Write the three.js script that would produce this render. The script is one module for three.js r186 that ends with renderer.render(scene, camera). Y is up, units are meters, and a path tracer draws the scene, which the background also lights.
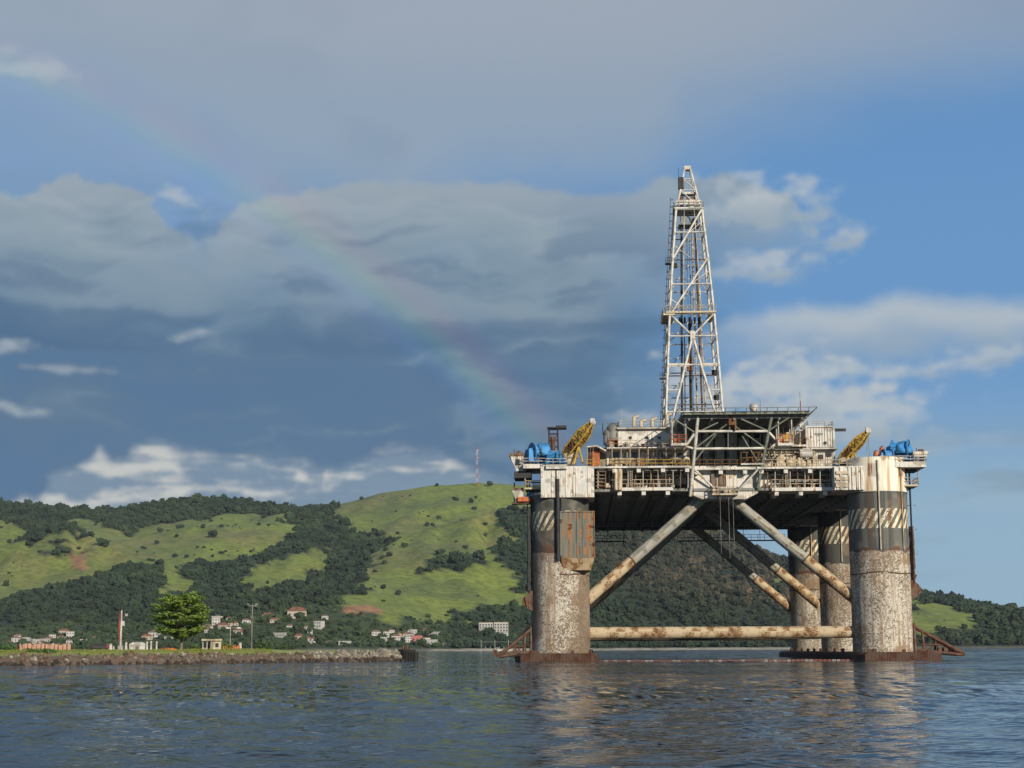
import * as THREE from 'three';
import { mergeGeometries } from 'three/addons/utils/BufferGeometryUtils.js';

// ---------------------------------------------------------------- camera, sky, sun, exposure
const W = 1024, H = 768, FOC = 1650, EYE = 2.18;
const scene = new THREE.Scene();
const camera = new THREE.PerspectiveCamera(2 * Math.atan(H / 2 / FOC) * 180 / Math.PI, W / H, 0.5, 20000);
camera.position.set(0, EYE, 0);
camera.rotation.order = 'YXZ';
camera.rotation.set(Math.atan((648.5 - 384) / FOC), 0, -0.0044);
camera.updateMatrixWorld(true);
scene.add(camera);
const renderer = new THREE.WebGLRenderer({ antialias: true });
renderer.setSize(W, H);
renderer.toneMapping = THREE.LinearToneMapping;
renderer.toneMappingExposure = 1.0;
renderer.shadowMap.enabled = true;

const D2R = Math.PI / 180;
// the antisolar point follows from the rainbow's circle: 31 degrees left of the view, 20 degrees down
const SUN = new THREE.Vector3(Math.sin(31 * D2R) * Math.cos(20 * D2R), Math.sin(20 * D2R), Math.cos(31 * D2R) * Math.cos(20 * D2R));
const sun = new THREE.DirectionalLight(new THREE.Color().setRGB(1, 0.89, 0.72), 5);
sun.position.copy(SUN).multiplyScalar(600).add(new THREE.Vector3(20, 0, -300));
sun.target.position.set(20, 0, -300);
sun.castShadow = true; sun.shadow.mapSize.set(4096, 4096);
Object.assign(sun.shadow.camera, { left: -160, right: 160, top: 120, bottom: -120, near: 10, far: 1500 });
scene.add(sun, sun.target);

// ---- helpers: seeded random, noise
function mulberry(a) { return () => { a |= 0; a = a + 0x6D2B79F5 | 0; let t = Math.imul(a ^ a >>> 15, 1 | a); t = t + Math.imul(t ^ t >>> 7, 61 | t) ^ t; return ((t ^ t >>> 14) >>> 0) / 4294967296; }; }
const rnd = mulberry(71);
const rr = (a, b) => a + (b - a) * rnd();
const clamp = (x, a = 0, b = 1) => x < a ? a : x > b ? b : x;
const sstep = (a, b, x) => { const t = clamp((x - a) / (b - a)); return t * t * (3 - 2 * t); };
const mix = (a, b, t) => a + (b - a) * t;
const PERM = new Float32Array(65536); { const r = mulberry(5); for (let i = 0; i < 65536; i++) PERM[i] = r(); }
function vnoise(x, y, px = 256, py = 256) {           // value noise, tiles with period px, py
  const xi = Math.floor(x), yi = Math.floor(y); let fx = x - xi, fy = y - yi;
  fx = fx * fx * fx * (fx * (fx * 6 - 15) + 10); fy = fy * fy * fy * (fy * (fy * 6 - 15) + 10);
  const x0 = ((xi % px) + px) % px & 255, x1 = (((xi + 1) % px) + px) % px & 255, y0 = (((yi % py) + py) % py & 255) << 8, y1 = ((((yi + 1) % py) + py) % py & 255) << 8;
  const a = PERM[x0 | y0], b = PERM[x1 | y0], c = PERM[x0 | y1], d = PERM[x1 | y1];
  return a + (b - a) * fx + (c - a + (a - b - c + d) * fx) * fy;
}
function fbm(x, y, oct = 4, px = 256, py = 256) {
  let s = 0, a = 0.5, n = 0;
  for (let i = 0; i < oct; i++) { s += a * vnoise(x, y, px, py); n += a; a *= 0.5; x = x * 2 + 17; y = y * 2 + 31; px = Math.min(256, px * 2); py = Math.min(256, py * 2); }
  return s / n;
}
function curve(pts) {                                  // piecewise smooth function through [x, y] pairs
  return x => {
    if (x <= pts[0][0]) return pts[0][1];
    for (let i = 1; i < pts.length; i++) if (x < pts[i][0]) { const [x0, y0] = pts[i - 1], [x1, y1] = pts[i]; const t = (x - x0) / (x1 - x0); return mix(y0, y1, t * t * (3 - 2 * t)); }
    return pts[pts.length - 1][1];
  };
}
const lin = c => { c /= 255; return c <= 0.04045 ? c / 12.92 : ((c + 0.055) / 1.055) ** 2.4; };
const L3 = (r, g, b) => [lin(r), lin(g), lin(b)];
const rayOf = (px, py) => new THREE.Vector3(px - W / 2, H / 2 - py, -FOC).normalize().applyQuaternion(camera.quaternion);

// ---- the sky: blue air, a high veil, a slate rain bank, cumulus edges, and the faint bow opposite the sun
{
  const SW = 4096, SH = 2048, data = new Float32Array(SW * SH * 4);
  const F = (px, py) => { const r = rayOf(px, py); return [Math.atan2(r.x, -r.z) * FOC + 512, 648.5 - Math.asin(r.y) * FOC]; };
  const line = pts => curve(pts.map(p => F(p[0], p[1])));
  const veilBottom = line([[-400, 60], [0, 85], [100, 105], [190, 148], [280, 205], [400, 225], [550, 220], [630, 190], [700, 150], [770, 128], [850, 115], [950, 105], [1100, 70], [1500, 60]]);
  const bankTop = line([[-400, 150], [-60, 165], [0, 172], [35, 176], [72, 163], [100, 172], [128, 178], [150, 196], [178, 222], [205, 230], [240, 208], [285, 193], [340, 186], [420, 182], [520, 180], [610, 184], [690, 176], [745, 170], [785, 188], [805, 212], [860, 330], [1400, 420]]);
  const bankLow = line([[-400, 270], [0, 250], [100, 275], [220, 268], [330, 285], [450, 280], [560, 300], [640, 262], [720, 226], [790, 214], [820, 210], [1400, 200]]);
  const slateRight = line([[-400, 1], [0, 1]]);
  const lowTop = line([[-300, 505], [0, 500], [30, 486], [62, 462], [110, 448], [150, 432], [190, 442], [240, 450], [290, 460], [340, 462], [395, 447], [440, 450], [480, 468], [540, 490], [620, 500], [1400, 520]]);
  const bandTop = line([[640, 420], [700, 330], [740, 308], [800, 298], [850, 300], [905, 288], [960, 296], [1024, 296], [1100, 290], [1500, 310]]);
  const bandLow = line([[640, 340], [740, 352], [820, 362], [900, 358], [1000, 350], [1100, 345], [1500, 350]]);
  const puffs = [[848, 231, 40, 15, .75], [770, 196, 60, 24, .9], [764, 266, 50, 13, .75], [190, 333, 30, 6, .5], [14, 345, 26, 8, .6], [50, 369, 46, 5, .45], [10, 408, 30, 6, .55], [180, 200, 24, 11, .6],
    [1000, 356, 32, 8, .7], [880, 372, 120, 9, .6], [800, 405, 120, 42, 1], [850, 420, 85, 30, .9], [750, 392, 90, 26, .9], [900, 445, 60, 12, .35], [30, 70, 50, 12, .5], [960, 440, 90, 9, .3], [980, 500, 120, 22, .3]].map(([x, y, a, b, c]) => [...F(x, y), a, b, c]);
  const anti = SUN.clone().negate();
  const blueTop = L3(86, 134, 188), blueMid = L3(104, 150, 198), blueLow = L3(146, 178, 200), veilC = L3(147, 164, 182), veilTop = L3(160, 169, 182), slate = L3(90, 120, 148), slateD = L3(73, 104, 137), creamC = L3(155, 168, 178), bankShade = L3(124, 147, 164), lowC = L3(206, 206, 200), lowS = L3(128, 148, 168), puffC = L3(182, 191, 197);
  const billow = (x, y, o) => { let v = 0, a = .5, n = 0; for (let k = 0; k < o; k++) { v += a * Math.abs(2 * vnoise(x, y) - 1); n += a; a *= .52; x = x * 2.1 + 7; y = y * 2.1 + 13; } return v / n; };
  const c = [0, 0, 0], put = (col, a) => { c[0] += (col[0] - c[0]) * a; c[1] += (col[1] - c[1]) * a; c[2] += (col[2] - c[2]) * a; };
  for (let j = 0; j < SH; j++) {
    const el = ((j + .5) / SH - .5) * Math.PI, Y = 648.5 - el * FOC, ce = Math.cos(el), se = Math.sin(el);
    for (let i = 0; i < SW; i++) {
      const o = (j * SW + i) * 4; data[o + 3] = 1;
      if (el < -0.03) { data[o] = blueLow[0] * .75; data[o + 1] = blueLow[1] * .75; data[o + 2] = blueLow[2] * .75; continue; }
      const th = ((i + .5) / SW - .5) * 2 * Math.PI, dx = ce * Math.cos(th), dz = ce * Math.sin(th);
      const X = 512 + Math.atan2(dx, -dz) * FOC;
      const near = sstep(1650, 1250, X) * sstep(-650, -250, X) * sstep(-420, -200, Y);
      if (near === 0 && (i & 1 || j & 1) && i > 0 && el > -0.02) { const f = j & 1 ? o - SW * 4 : o - 4; data[o] = data[f]; data[o + 1] = data[f + 1]; data[o + 2] = data[f + 2]; continue; }
      const n1 = near > 0 ? fbm(X / 90, Y / 60, 5) : .5, n2 = near > 0 ? fbm(X / 260 + 9, Y / 150 + 4, 4) : .5;
      const t = clamp((648 - Y) / 700);
      c[0] = blueLow[0]; c[1] = blueLow[1]; c[2] = blueLow[2];
      put(blueMid, sstep(.08, .45, t)); put(blueTop, sstep(.5, 1, t) * .7);
      // elsewhere: the same broken cloud going round
      if (near < 1) {
        // round the compass the coordinate must close on itself
        const q = fbm(3 + 2.2 * dx / (0.25 + se) , 8 + 2.2 * dz / (0.25 + se), 5), q2 = fbm(40 + 6 * dx / (0.25 + se), 11 + 6 * dz / (0.25 + se), 4);
        const k = sstep(.36, .62, q * .7 + q2 * .3) * (1 - near);
        put(slate, (1 - near) * .35); put(veilC, k * .7); put(bankShade, (1 - near) * sstep(.5, .75, q2) * .4);
      }
      if (near > 0) {
        // high veil
        let k = sstep(75, -75, Y - veilBottom(X) - (n2 - .5) * 110 - (n1 - .5) * 30) * mix(.92, .6, sstep(620, 1000, X)) * near;
        put(veilC, k); put(veilTop, k * sstep(140, 10, Y) * .8); put(slate, k * sstep(.4, .7, n2) * .22);
        put(veilC, sstep(330, 120, X) * sstep(330, 200, Y) * .42 * near);
        // slate rain bank on the left
        k = sstep(215, 320, Y + (n2 - .5) * 80) * sstep(770, 600, X + (n2 - .5) * 160 + (n1 - .5) * 80) * near;
        put(slate, k * .96); put(slateD, k * sstep(290, 420, Y) * sstep(640, 300, X) * (.35 + .6 * sstep(.42, .65, n2)));
        put(bankShade, k * sstep(.5, .75, n1 * .5 + n2 * .5) * .35);
        // cumulus bank with its bright shoulders
        const bump = (.33 - billow(X / 70 + 3, Y / 46, 6)) * mix(42, 22, sstep(180, 330, X)) + (fbm(X / 120, Y / 90, 2) - .5) * 12;
        const into = Y - bankTop(X) + bump;
        const low = (Y - bankLow(X) + (n1 - .5) * 90) / 70;
        k = sstep(-2, 7, into) * sstep(1, -0.6, low) * near;
        const wk = X > 560 ? .85 : .95;
        put(creamC, k * wk); put(bankShade, k * clamp(sstep(8, 100, into) * .7 + (billow(X / 150, Y / 48 + 9, 5) - .3) * 1.1, 0, .9));
        // lumps and folds in the grey cloud
        const lump = billow(X / 260 + n2 * 1.2, Y / 52 + n1 * .9, 6), cloudy = sstep(170, 280, Y) * sstep(500, 440, Y) * sstep(800, 600, X) * near;
        put(bankShade, cloudy * sstep(.34, .14, lump) * .42); put(slateD, cloudy * sstep(.3, .55, lump) * .5);
        // right-hand bands
        const f1 = Y - bandTop(X) + bump * .7;
        k = sstep(-6, 18, f1) * sstep(30, -40, Y - bandLow(X) + (n1 - .5) * 70) * sstep(660, 760, X) * near;
        put(puffC, k * .85); put(bankShade, k * sstep(16, 60, f1) * .55);
        for (const [x, y, a, b, al] of puffs) {
          const ex = (X - x) / a, ey = (Y - y) / b; if (Math.abs(ex) > 2.6 || Math.abs(ey) > 3.2) continue;
          const wx = (fbm(X / 34 + y, Y / 20, 4) - .5) * 2.6, wy = (fbm(X / 34 + 50, Y / 17 + x, 4) - .5) * 2.8;
          const v = sstep(1.3, .1, Math.hypot(ex + wx * .8, ey + wy) + (fbm(X / 9, Y / 7, 3) - .5) * .5) * al * near;
          put(puffC, v); put(bankShade, v * sstep(-.2, 1, ey) * .55);
        }
        // low sunlit cumulus over the hills
        const f2 = Y - lowTop(X) + bump * .75;
        k = sstep(-3, 16, f2) * sstep(600, 470, X) * sstep(-60, 50, X) * near;
        const pat = billow(X / 95 + n1 * 1.1, Y / 24 + n2 * 1.5, 6), fine = fbm(X / 40, Y / 8, 4);
        put(lowS, k * .72); put(lowC, k * sstep(.42, .12, pat + (fine - .5) * .5 - .10 * sstep(30, 3, f2)) * .85); put(bankShade, k * sstep(.42, .62, pat) * .45);
        // pale lower right
        put(blueLow, sstep(400, 540, Y) * sstep(640, 860, X) * .55 * near); put(bankShade, sstep(.46, .68, fbm(X / 170 + 4, Y / 26, 4)) * sstep(420, 470, Y) * sstep(620, 560, Y) * sstep(760, 930, X) * .5 * near);
      }
      // the bow
      const ang = Math.acos(clamp(dx * anti.x + se * anti.y + dz * anti.z, -1, 1)) / D2R;
      if (ang < 45) {
        const g = (m, s) => Math.exp(-(((ang - m) / s) ** 2)), str = .043 * (.75 + .25 * sstep(60, 400, Y)) * (.75 + .5 * n2);
        c[0] += str * (.7 * g(42.1, .45) + .55 * g(41.6, .4)); c[1] += str * (.75 * g(41.45, .42) + .2 * g(41.0, .35)); c[2] += str * (.75 * g(40.75, .45)) ;
        if (ang < 41) { const e = .008 * sstep(30, 41, ang); c[0] += e; c[1] += e; c[2] += e; }
      }
      const s = el < 0 ? mix(.75, 1, (el + .03) / .03) : 1;
      data[o] = c[0] * s; data[o + 1] = c[1] * s; data[o + 2] = c[2] * s;
    }
  }
  const sky = new THREE.DataTexture(data, SW, SH, THREE.RGBAFormat, THREE.FloatType);
  sky.mapping = THREE.EquirectangularReflectionMapping; sky.magFilter = THREE.LinearFilter; sky.needsUpdate = true;
  scene.background = sky; scene.environment = sky;
}
scene.fog = new THREE.FogExp2(new THREE.Color().setRGB(0.62, 0.74, 0.9), 0.000025);

// ---------------------------------------------------------------- builders
const used = {};
const numbered = n => { const k = used[n] = (used[n] ?? -1) + 1; return k ? `${n}_${String(k).padStart(3, '0')}` : n; };
function tag(o, label, category, group, kind) { if (label) o.userData.label = label; if (category) o.userData.category = category; if (group) o.userData.group = group; if (kind) o.userData.kind = kind; return o; }
function thing(name, label, category, pos = [0, 0, 0], turn = 0, group) {
  const o = new THREE.Group(); o.name = numbered(name); o.position.set(...pos); o.rotation.y = turn; scene.add(o); return tag(o, label, category, group);
}
function copyOf(src, pos, turn, label, group) {
  const c = src.clone(); c.name = numbered(src.name.replace(/_\d{3}$/, '')); c.userData = { ...src.userData }; scene.add(c);
  c.position.set(...pos); c.rotation.y = turn; if (label) c.userData.label = label; if (group) c.userData.group = group; return c;
}
const V3 = (x, y, z) => new THREE.Vector3(x, y, z);
class Geo {                                            // collects boxes, bars and prisms with uv in metres
  constructor() { this.p = []; this.n = []; this.t = []; this.i = []; this.starts = []; this.hold = 0; }
  mark() { if (!this.hold) this.starts.push([this.p.length / 3, this.i.length]); }
  vert(p, n, u, v) { this.p.push(p.x, p.y, p.z); this.n.push(n.x, n.y, n.z); this.t.push(u, v); return this.p.length / 3 - 1; }
  face(pts) {                                          // flat polygon, counter-clockwise
    const n = V3().crossVectors(pts[1].clone().sub(pts[0]), pts[2].clone().sub(pts[0])).normalize();
    const k = Math.abs(n.y) > .7 ? p => [p.x, p.z] : Math.abs(n.x) > .7 ? p => [p.z, p.y] : p => [p.x, p.y];
    const a = pts.map(p => this.vert(p, n, ...k(p)));
    for (let q = 2; q < a.length; q++) this.i.push(a[0], a[q - 1], a[q]);
    return this;
  }
  hexa(c) {                                            // eight corners: bottom 0..3 then top 4..7, counter-clockwise from above
    this.mark(); for (const f of [[3, 2, 1, 0], [4, 5, 6, 7], [0, 1, 5, 4], [1, 2, 6, 5], [2, 3, 7, 6], [3, 0, 4, 7]]) this.face(f.map(k => c[k]));
    return this;
  }
  box(x0, x1, y0, y1, z0, z1) {
    return this.hexa([V3(x0, y0, z1), V3(x1, y0, z1), V3(x1, y0, z0), V3(x0, y0, z0), V3(x0, y1, z1), V3(x1, y1, z1), V3(x1, y1, z0), V3(x0, y1, z0)]);
  }
  bar(a, b, r, seg = 6, r2 = r, caps = true) {
    const d = b.clone().sub(a), len = d.length(); if (len < 1e-4) return this; d.divideScalar(len); this.mark();
    const s = Math.abs(d.y) > .9 ? V3(1, 0, 0) : V3(0, 1, 0), e = V3().crossVectors(d, s).normalize(), f = V3().crossVectors(e, d);
    const base = this.p.length / 3;
    for (let k = 0; k <= seg; k++) {
      const w = k / seg * 2 * Math.PI + Math.PI / seg, n = e.clone().multiplyScalar(Math.cos(w)).addScaledVector(f, Math.sin(w));
      this.vert(a.clone().addScaledVector(n, r), n, k / seg * 2 * Math.PI * r, 0); this.vert(b.clone().addScaledVector(n, r2), n, k / seg * 2 * Math.PI * r, len);
    }
    for (let k = 0; k < seg; k++) { const q = base + 2 * k; this.i.push(q, q + 1, q + 2, q + 1, q + 3, q + 2); }
    if (caps) for (const [c, R, sg] of [[a, r, -1], [b, r2, 1]]) {
      const n = d.clone().multiplyScalar(sg), c0 = this.vert(c, n, 0, 0); let prev = -1;
      for (let k = 0; k <= seg; k++) { const w = k / seg * 2 * Math.PI + Math.PI / seg, p = c.clone().addScaledVector(e, R * Math.cos(w)).addScaledVector(f, R * Math.sin(w)); const q = this.vert(p, n, R * Math.cos(w), R * Math.sin(w)); if (prev >= 0) sg > 0 ? this.i.push(c0, q, prev) : this.i.push(c0, prev, q); prev = q; }
    }
    return this;
  }
  beam(a, b, w) { return this.bar(a, b, w * .7071, 4); }
  rail(a, b, h = 1.15, r = .07, step = 1.7) {
    this.mark(); this.hold++; const n = Math.max(1, Math.round(a.distanceTo(b) / step)), up = V3(0, h, 0);
    for (let k = 0; k <= n; k++) { const p = a.clone().lerp(b, k / n); this.bar(p, p.clone().add(up), r, 4); }
    for (const q of [.5, 1]) this.bar(a.clone().addScaledVector(up, q), b.clone().addScaledVector(up, q), r, 4);
    this.hold--; return this;
  }
  add(g) { this.mark(); const base = this.p.length / 3, P = g.attributes.position, N = g.attributes.normal, T = g.attributes.uv; for (let k = 0; k < P.count; k++) { this.p.push(P.getX(k), P.getY(k), P.getZ(k)); this.n.push(N.getX(k), N.getY(k), N.getZ(k)); this.t.push(T ? T.getX(k) : 0, T ? T.getY(k) : 0); } if (g.index) for (const q of g.index.array) this.i.push(base + q); else for (let k = 0; k < P.count; k++) this.i.push(base + k); return this; }
  geometry() {
    const g = new THREE.BufferGeometry();
    g.setAttribute('position', new THREE.Float32BufferAttribute(this.p, 3)); g.setAttribute('normal', new THREE.Float32BufferAttribute(this.n, 3)); g.setAttribute('uv', new THREE.Float32BufferAttribute(this.t, 2)); g.setIndex(this.i);
    return g;
  }
  pieces(name, mat, parent) {                          // one mesh for each box, bar or railing collected
    this.starts.forEach(([v0, i0], k) => {
      const [v1, i1] = this.starts[k + 1] ?? [this.p.length / 3, this.i.length], g = new Geo();
      g.p = this.p.slice(v0 * 3, v1 * 3); g.n = this.n.slice(v0 * 3, v1 * 3); g.t = this.t.slice(v0 * 2, v1 * 2); g.i = this.i.slice(i0, i1).map(q => q - v0); g.mesh(name, mat, parent);
    });
  }
  mesh(name, mat, parent = scene) { return meshOf(name, this.geometry(), mat, parent); }
}
function meshOf(name, geometry, mat, parent = scene) {
  const m = new THREE.Mesh(geometry, mat); m.name = parent === scene ? numbered(name) : name; m.castShadow = m.receiveShadow = true; parent.add(m); return m;
}

// ---------------------------------------------------------------- materials
function texture(n, metres, fn, srgb = true, h = n) {
  const d = new Uint8Array(n * h * 4), c = [0, 0, 0];
  for (let j = 0; j < h; j++) for (let i = 0; i < n; i++) { fn(i / n, j / h, c); const o = (j * n + i) * 4; d[o] = clamp(c[0]) * 255; d[o + 1] = clamp(c[1]) * 255; d[o + 2] = clamp(c[2]) * 255; d[o + 3] = 255; }
  const t = new THREE.DataTexture(d, n, h); t.wrapS = t.wrapT = THREE.RepeatWrapping; t.magFilter = THREE.LinearFilter; t.minFilter = THREE.LinearMipmapLinearFilter; t.generateMipmaps = true;
  if (srgb) t.colorSpace = THREE.SRGBColorSpace; t.repeat.set(1 / metres, 1 / metres); t.needsUpdate = true; return t;
}
const set3 = (c, r, g, b) => { c[0] = r; c[1] = g; c[2] = b; };
const toward = (c, r, g, b, k) => { c[0] += (r - c[0]) * k; c[1] += (g - c[1]) * k; c[2] += (b - c[2]) * k; };
// weathered paint: blotches, rust runs, chips (multiplies the paint's colour)
const wornTex = texture(512, 7, (u, v, c) => {
  const n = fbm(u * 8, v * 8, 5, 8, 8), s = fbm(u * 48, v * 3, 4, 48, 3), f = vnoise(u * 90, v * 90, 90, 90);
  const q = .86 + .2 * (n - .5) + .06 * (f - .5); set3(c, q, q, q);
  toward(c, .66, .54, .40, sstep(.54, .74, s * .65 + n * .4) * .7); toward(c, .42, .29, .20, sstep(.68, .76, n * .6 + f * .25 + s * .2) * .8); toward(c, .45, .43, .4, sstep(.55, .7, fbm(u * 5 + 3, v * 5, 4, 5, 5)) * .4);
});
const rustTex = texture(512, 5, (u, v, c) => {
  const n = fbm(u * 7, v * 7, 5, 7, 7), s = fbm(u * 40, v * 4, 3, 40, 4); set3(c, .55, .5, .46);
  toward(c, .50, .33, .22, sstep(.42, .62, n)); toward(c, .30, .20, .15, sstep(.5, .7, s) * .6); toward(c, .66, .52, .38, sstep(.62, .75, fbm(u * 20, v * 20, 3, 20, 20)) * .6);
});
const growthTex = texture(512, 6, (u, v, c) => {
  const n = fbm(u * 6, v * 6, 4, 6, 6), f = vnoise(u * 70, v * 70, 70, 70) * .6 + vnoise(u * 130, v * 130, 130, 130) * .4; set3(c, .78, .70, .57);
  toward(c, .34, .24, .15, sstep(.52, .68, f * .6 + n * .45)); toward(c, .87, .82, .73, sstep(.6, .75, f) * .6); toward(c, .52, .34, .17, sstep(.56, .72, n) * .6);
});
const pipeTex = texture(512, 13, (u, v, c) => {          // braces: pale growth with brown scars
  const n = fbm(u * 11, v * 11, 5, 11, 11), f = vnoise(u * 120, v * 120, 120, 120), w = fbm(u * 3 + 5, v * 3, 3, 3, 3); set3(c, .79, .72, .60);
  toward(c, .54, .39, .26, sstep(.5, .68, n * .6 + f * .3 + w * .2) * .85); toward(c, .87, .83, .74, sstep(.52, .36, n) * .5); toward(c, .36, .25, .17, sstep(.66, .74, n * .6 + f * .45) * .8);
});
const sponsonTex = texture(256, 6.2, (u, v, c) => {      // grey plate with orange rust runs
  const n = fbm(u * 6, v * 6, 5, 6, 6), s = fbm(u * 22, v * 2.0, 4, 22, 2); set3(c, .47, .475, .445); toward(c, .34, .34, .32, sstep(.5, .7, fbm(u * 30 + 3, v * 2, 3, 30, 2)) * .7);
  toward(c, .70, .46, .25, sstep(.53, .66, s * .75 + n * .3) * .85); toward(c, .58, .29, .15, sstep(.60, .72, n * .6 + s * .4)); toward(c, .3, .2, .15, sstep(.68, .76, n));
});
const M = (color, o = {}) => { const m = new THREE.MeshStandardMaterial({ roughness: .7, metalness: 0, ...o }); m.color.setRGB(...color); return m; };
const mat = {
  white: M([.86, .835, .77], { map: wornTex }), cream: M([.72, .62, .45], { map: wornTex }), grey: M([.30, .31, .29], { map: wornTex }), dark: M([.05, .05, .05], { map: wornTex, roughness: .8 }), hullDark: M([.30, .31, .29], { map: wornTex, roughness: .85 }), pontoon: M([.30, .22, .18], { map: rustTex, roughness: .9 }),
  yellow: M([.72, .48, .07], { map: wornTex, roughness: .55 }), ochre: M([.55, .36, .08], { map: rustTex, roughness: .7 }), blue: M([.06, .36, .82], { map: wornTex, roughness: .6 }), orange: M([.72, .2, .05], { map: wornTex, roughness: .6 }), red: M([.55, .07, .05], { map: wornTex }),
  rust: M([.46, .37, .31], { map: rustTex, roughness: .9 }), rustPlate: M([.62, .60, .56], { map: rustTex, roughness: .85 }), growth: M([.78, .74, .70], { map: growthTex, roughness: .95, bumpMap: growthTex, bumpScale: .04 }), pipe: M([.72, .68, .62], { map: pipeTex, roughness: .9 }),
  greenGrey: M([.26, .29, .24], { map: wornTex }), glass: M([.03, .04, .05], { roughness: .12 }), steel: M([.35, .34, .32], { map: wornTex, metalness: .3, roughness: .5 }), rope: M([.25, .2, .15], { roughness: .95 }), floatRed: M([.19, .06, .05], { roughness: .6 }), floatWhite: M([.26, .22, .2], { roughness: .6 }),
  brace: M([.46, .46, .40], { map: wornTex, roughness: .85 }), sponson: M([.8, .78, .74], { map: sponsonTex, roughness: .8 }), leafTree: M([1, 1, 1], { roughness: .8 }),
  pale: M([.72, .70, .66], { roughness: .6, map: wornTex }), concrete: M([.46, .43, .38], { map: wornTex, roughness: .95 }),
};

// ---------------------------------------------------------------- the sea
{
  const xs = [], zs = []; let s = .24, x = 0; const half = [];
  while (x < 9000) { half.push(x); if (x > 22) s *= 1.035; x += s; }
  for (let k = half.length - 1; k > 0; k--) xs.push(-half[k]); xs.push(...half);
  s = .22; let z = 8; while (z < 9000) { zs.push(z); if (z > 46) s *= 1.022; z += s; }
  for (const zb of [-60, -20, 0, 5]) zs.unshift(zb > 0 ? zb : zb); zs.sort((a, b) => a - b);
  const r = mulberry(33), waves = [];
  for (let k = 0; k < 34; k++) { const l = 1.0 * Math.pow(9, r() ** 1.3), a = (r() - .5) * 2.3 + .35, slope = (l < 1.8 ? .013 : l < 5 ? .024 : .01); waves.push([l, Math.sin(a) * 2 * Math.PI / l, Math.cos(a) * 2 * Math.PI / l, slope * l / (2 * Math.PI), r() * 6.28]); }
  const nx = xs.length, nz = zs.length, pos = new Float32Array(nx * nz * 3), uv = new Float32Array(nx * nz * 2), idx = new Uint32Array((nx - 1) * (nz - 1) * 6);
  for (let j = 0; j < nz; j++) for (let i = 0; i < nx; i++) {
    const o = j * nx + i, X = xs[i], Z = zs[j], cell = Math.max(i ? xs[i] - xs[i - 1] : 50, j ? zs[j] - zs[j - 1] : 50);
    const gust = .5 + 1.0 * fbm(X / 38 + 60, Z / 26 + 40, 3); let y = 0;
    if (cell < 4) for (const [l, kx, kz, a, ph] of waves) if (cell < l * .4) y += a * Math.sin(kx * X + kz * Z + ph) * sstep(.4, .2, cell / l);
    pos[o * 3] = X; pos[o * 3 + 1] = y * gust; pos[o * 3 + 2] = -Z; uv[o * 2] = X; uv[o * 2 + 1] = Z;
  }
  let q = 0;
  for (let j = 0; j < nz - 1; j++) for (let i = 0; i < nx - 1; i++) { const a = j * nx + i; idx[q++] = a; idx[q++] = a + 1; idx[q++] = a + nx; idx[q++] = a + 1; idx[q++] = a + nx + 1; idx[q++] = a + nx; }
  const g = new THREE.BufferGeometry(); g.setAttribute('position', new THREE.BufferAttribute(pos, 3)); g.setAttribute('uv', new THREE.BufferAttribute(uv, 2)); g.setIndex(new THREE.BufferAttribute(idx, 1)); g.computeVertexNormals();
  // ripples finer than the mesh: farther out, where a gust ruffles the bay, they tilt the surface at random
  { const N = g.attributes.normal, r2 = mulberry(8), v = V3(); for (let o = 0; o < N.count; o++) { const Z = -pos[o * 3 + 2], X = pos[o * 3], st = .19 * sstep(48, 105, Z + (fbm(X / 40 + 3, Z / 22, 3) - .5) * 60) * (.55 + .9 * fbm(X / 90 + 20, Z / 30, 3)); v.set(N.getX(o) + (r2() + r2() + r2() - 1.5) * st, N.getY(o), N.getZ(o) + (r2() + r2() + r2() - 1.5) * 2 * st).normalize(); N.setXYZ(o, v.x, v.y, v.z); } }
  const ws = []; for (let k = 0; k < 26; k++) { const nxk = Math.round((r() - .5) * 60), nzk = Math.round(14 + r() * 44); ws.push([nxk, nzk, 9 / Math.hypot(nxk, nzk), r() * 6.28]); }
  const ripple = texture(768, 13, (u, v, c) => { let h = 0; for (const [a, b, w, ph] of ws) h += w * Math.sin(2 * Math.PI * (a * u + b * v) + ph); const m = .4 + 1.2 * fbm(u * 5, v * 5, 3, 5, 5); h = .5 + h * .09 * m; set3(c, h, h, h); }, false);
  const breeze = texture(256, 230, (u, v, c) => { const n = fbm(u * 4, v * 9, 5, 4, 9); const k = .35 + .65 * sstep(.35, .65, n); set3(c, k, k, k); }, false);
  const m = new THREE.MeshPhysicalMaterial({ roughness: .1, ior: 1.333, bumpMap: ripple, bumpScale: .045, specularIntensity: .36, roughnessMap: breeze }); m.color.setRGB(.005, .015, .024);
  tag(meshOf('sea', g, m), 'dark blue rippled sea water around the rig', 'water', null, 'structure');
}

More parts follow.
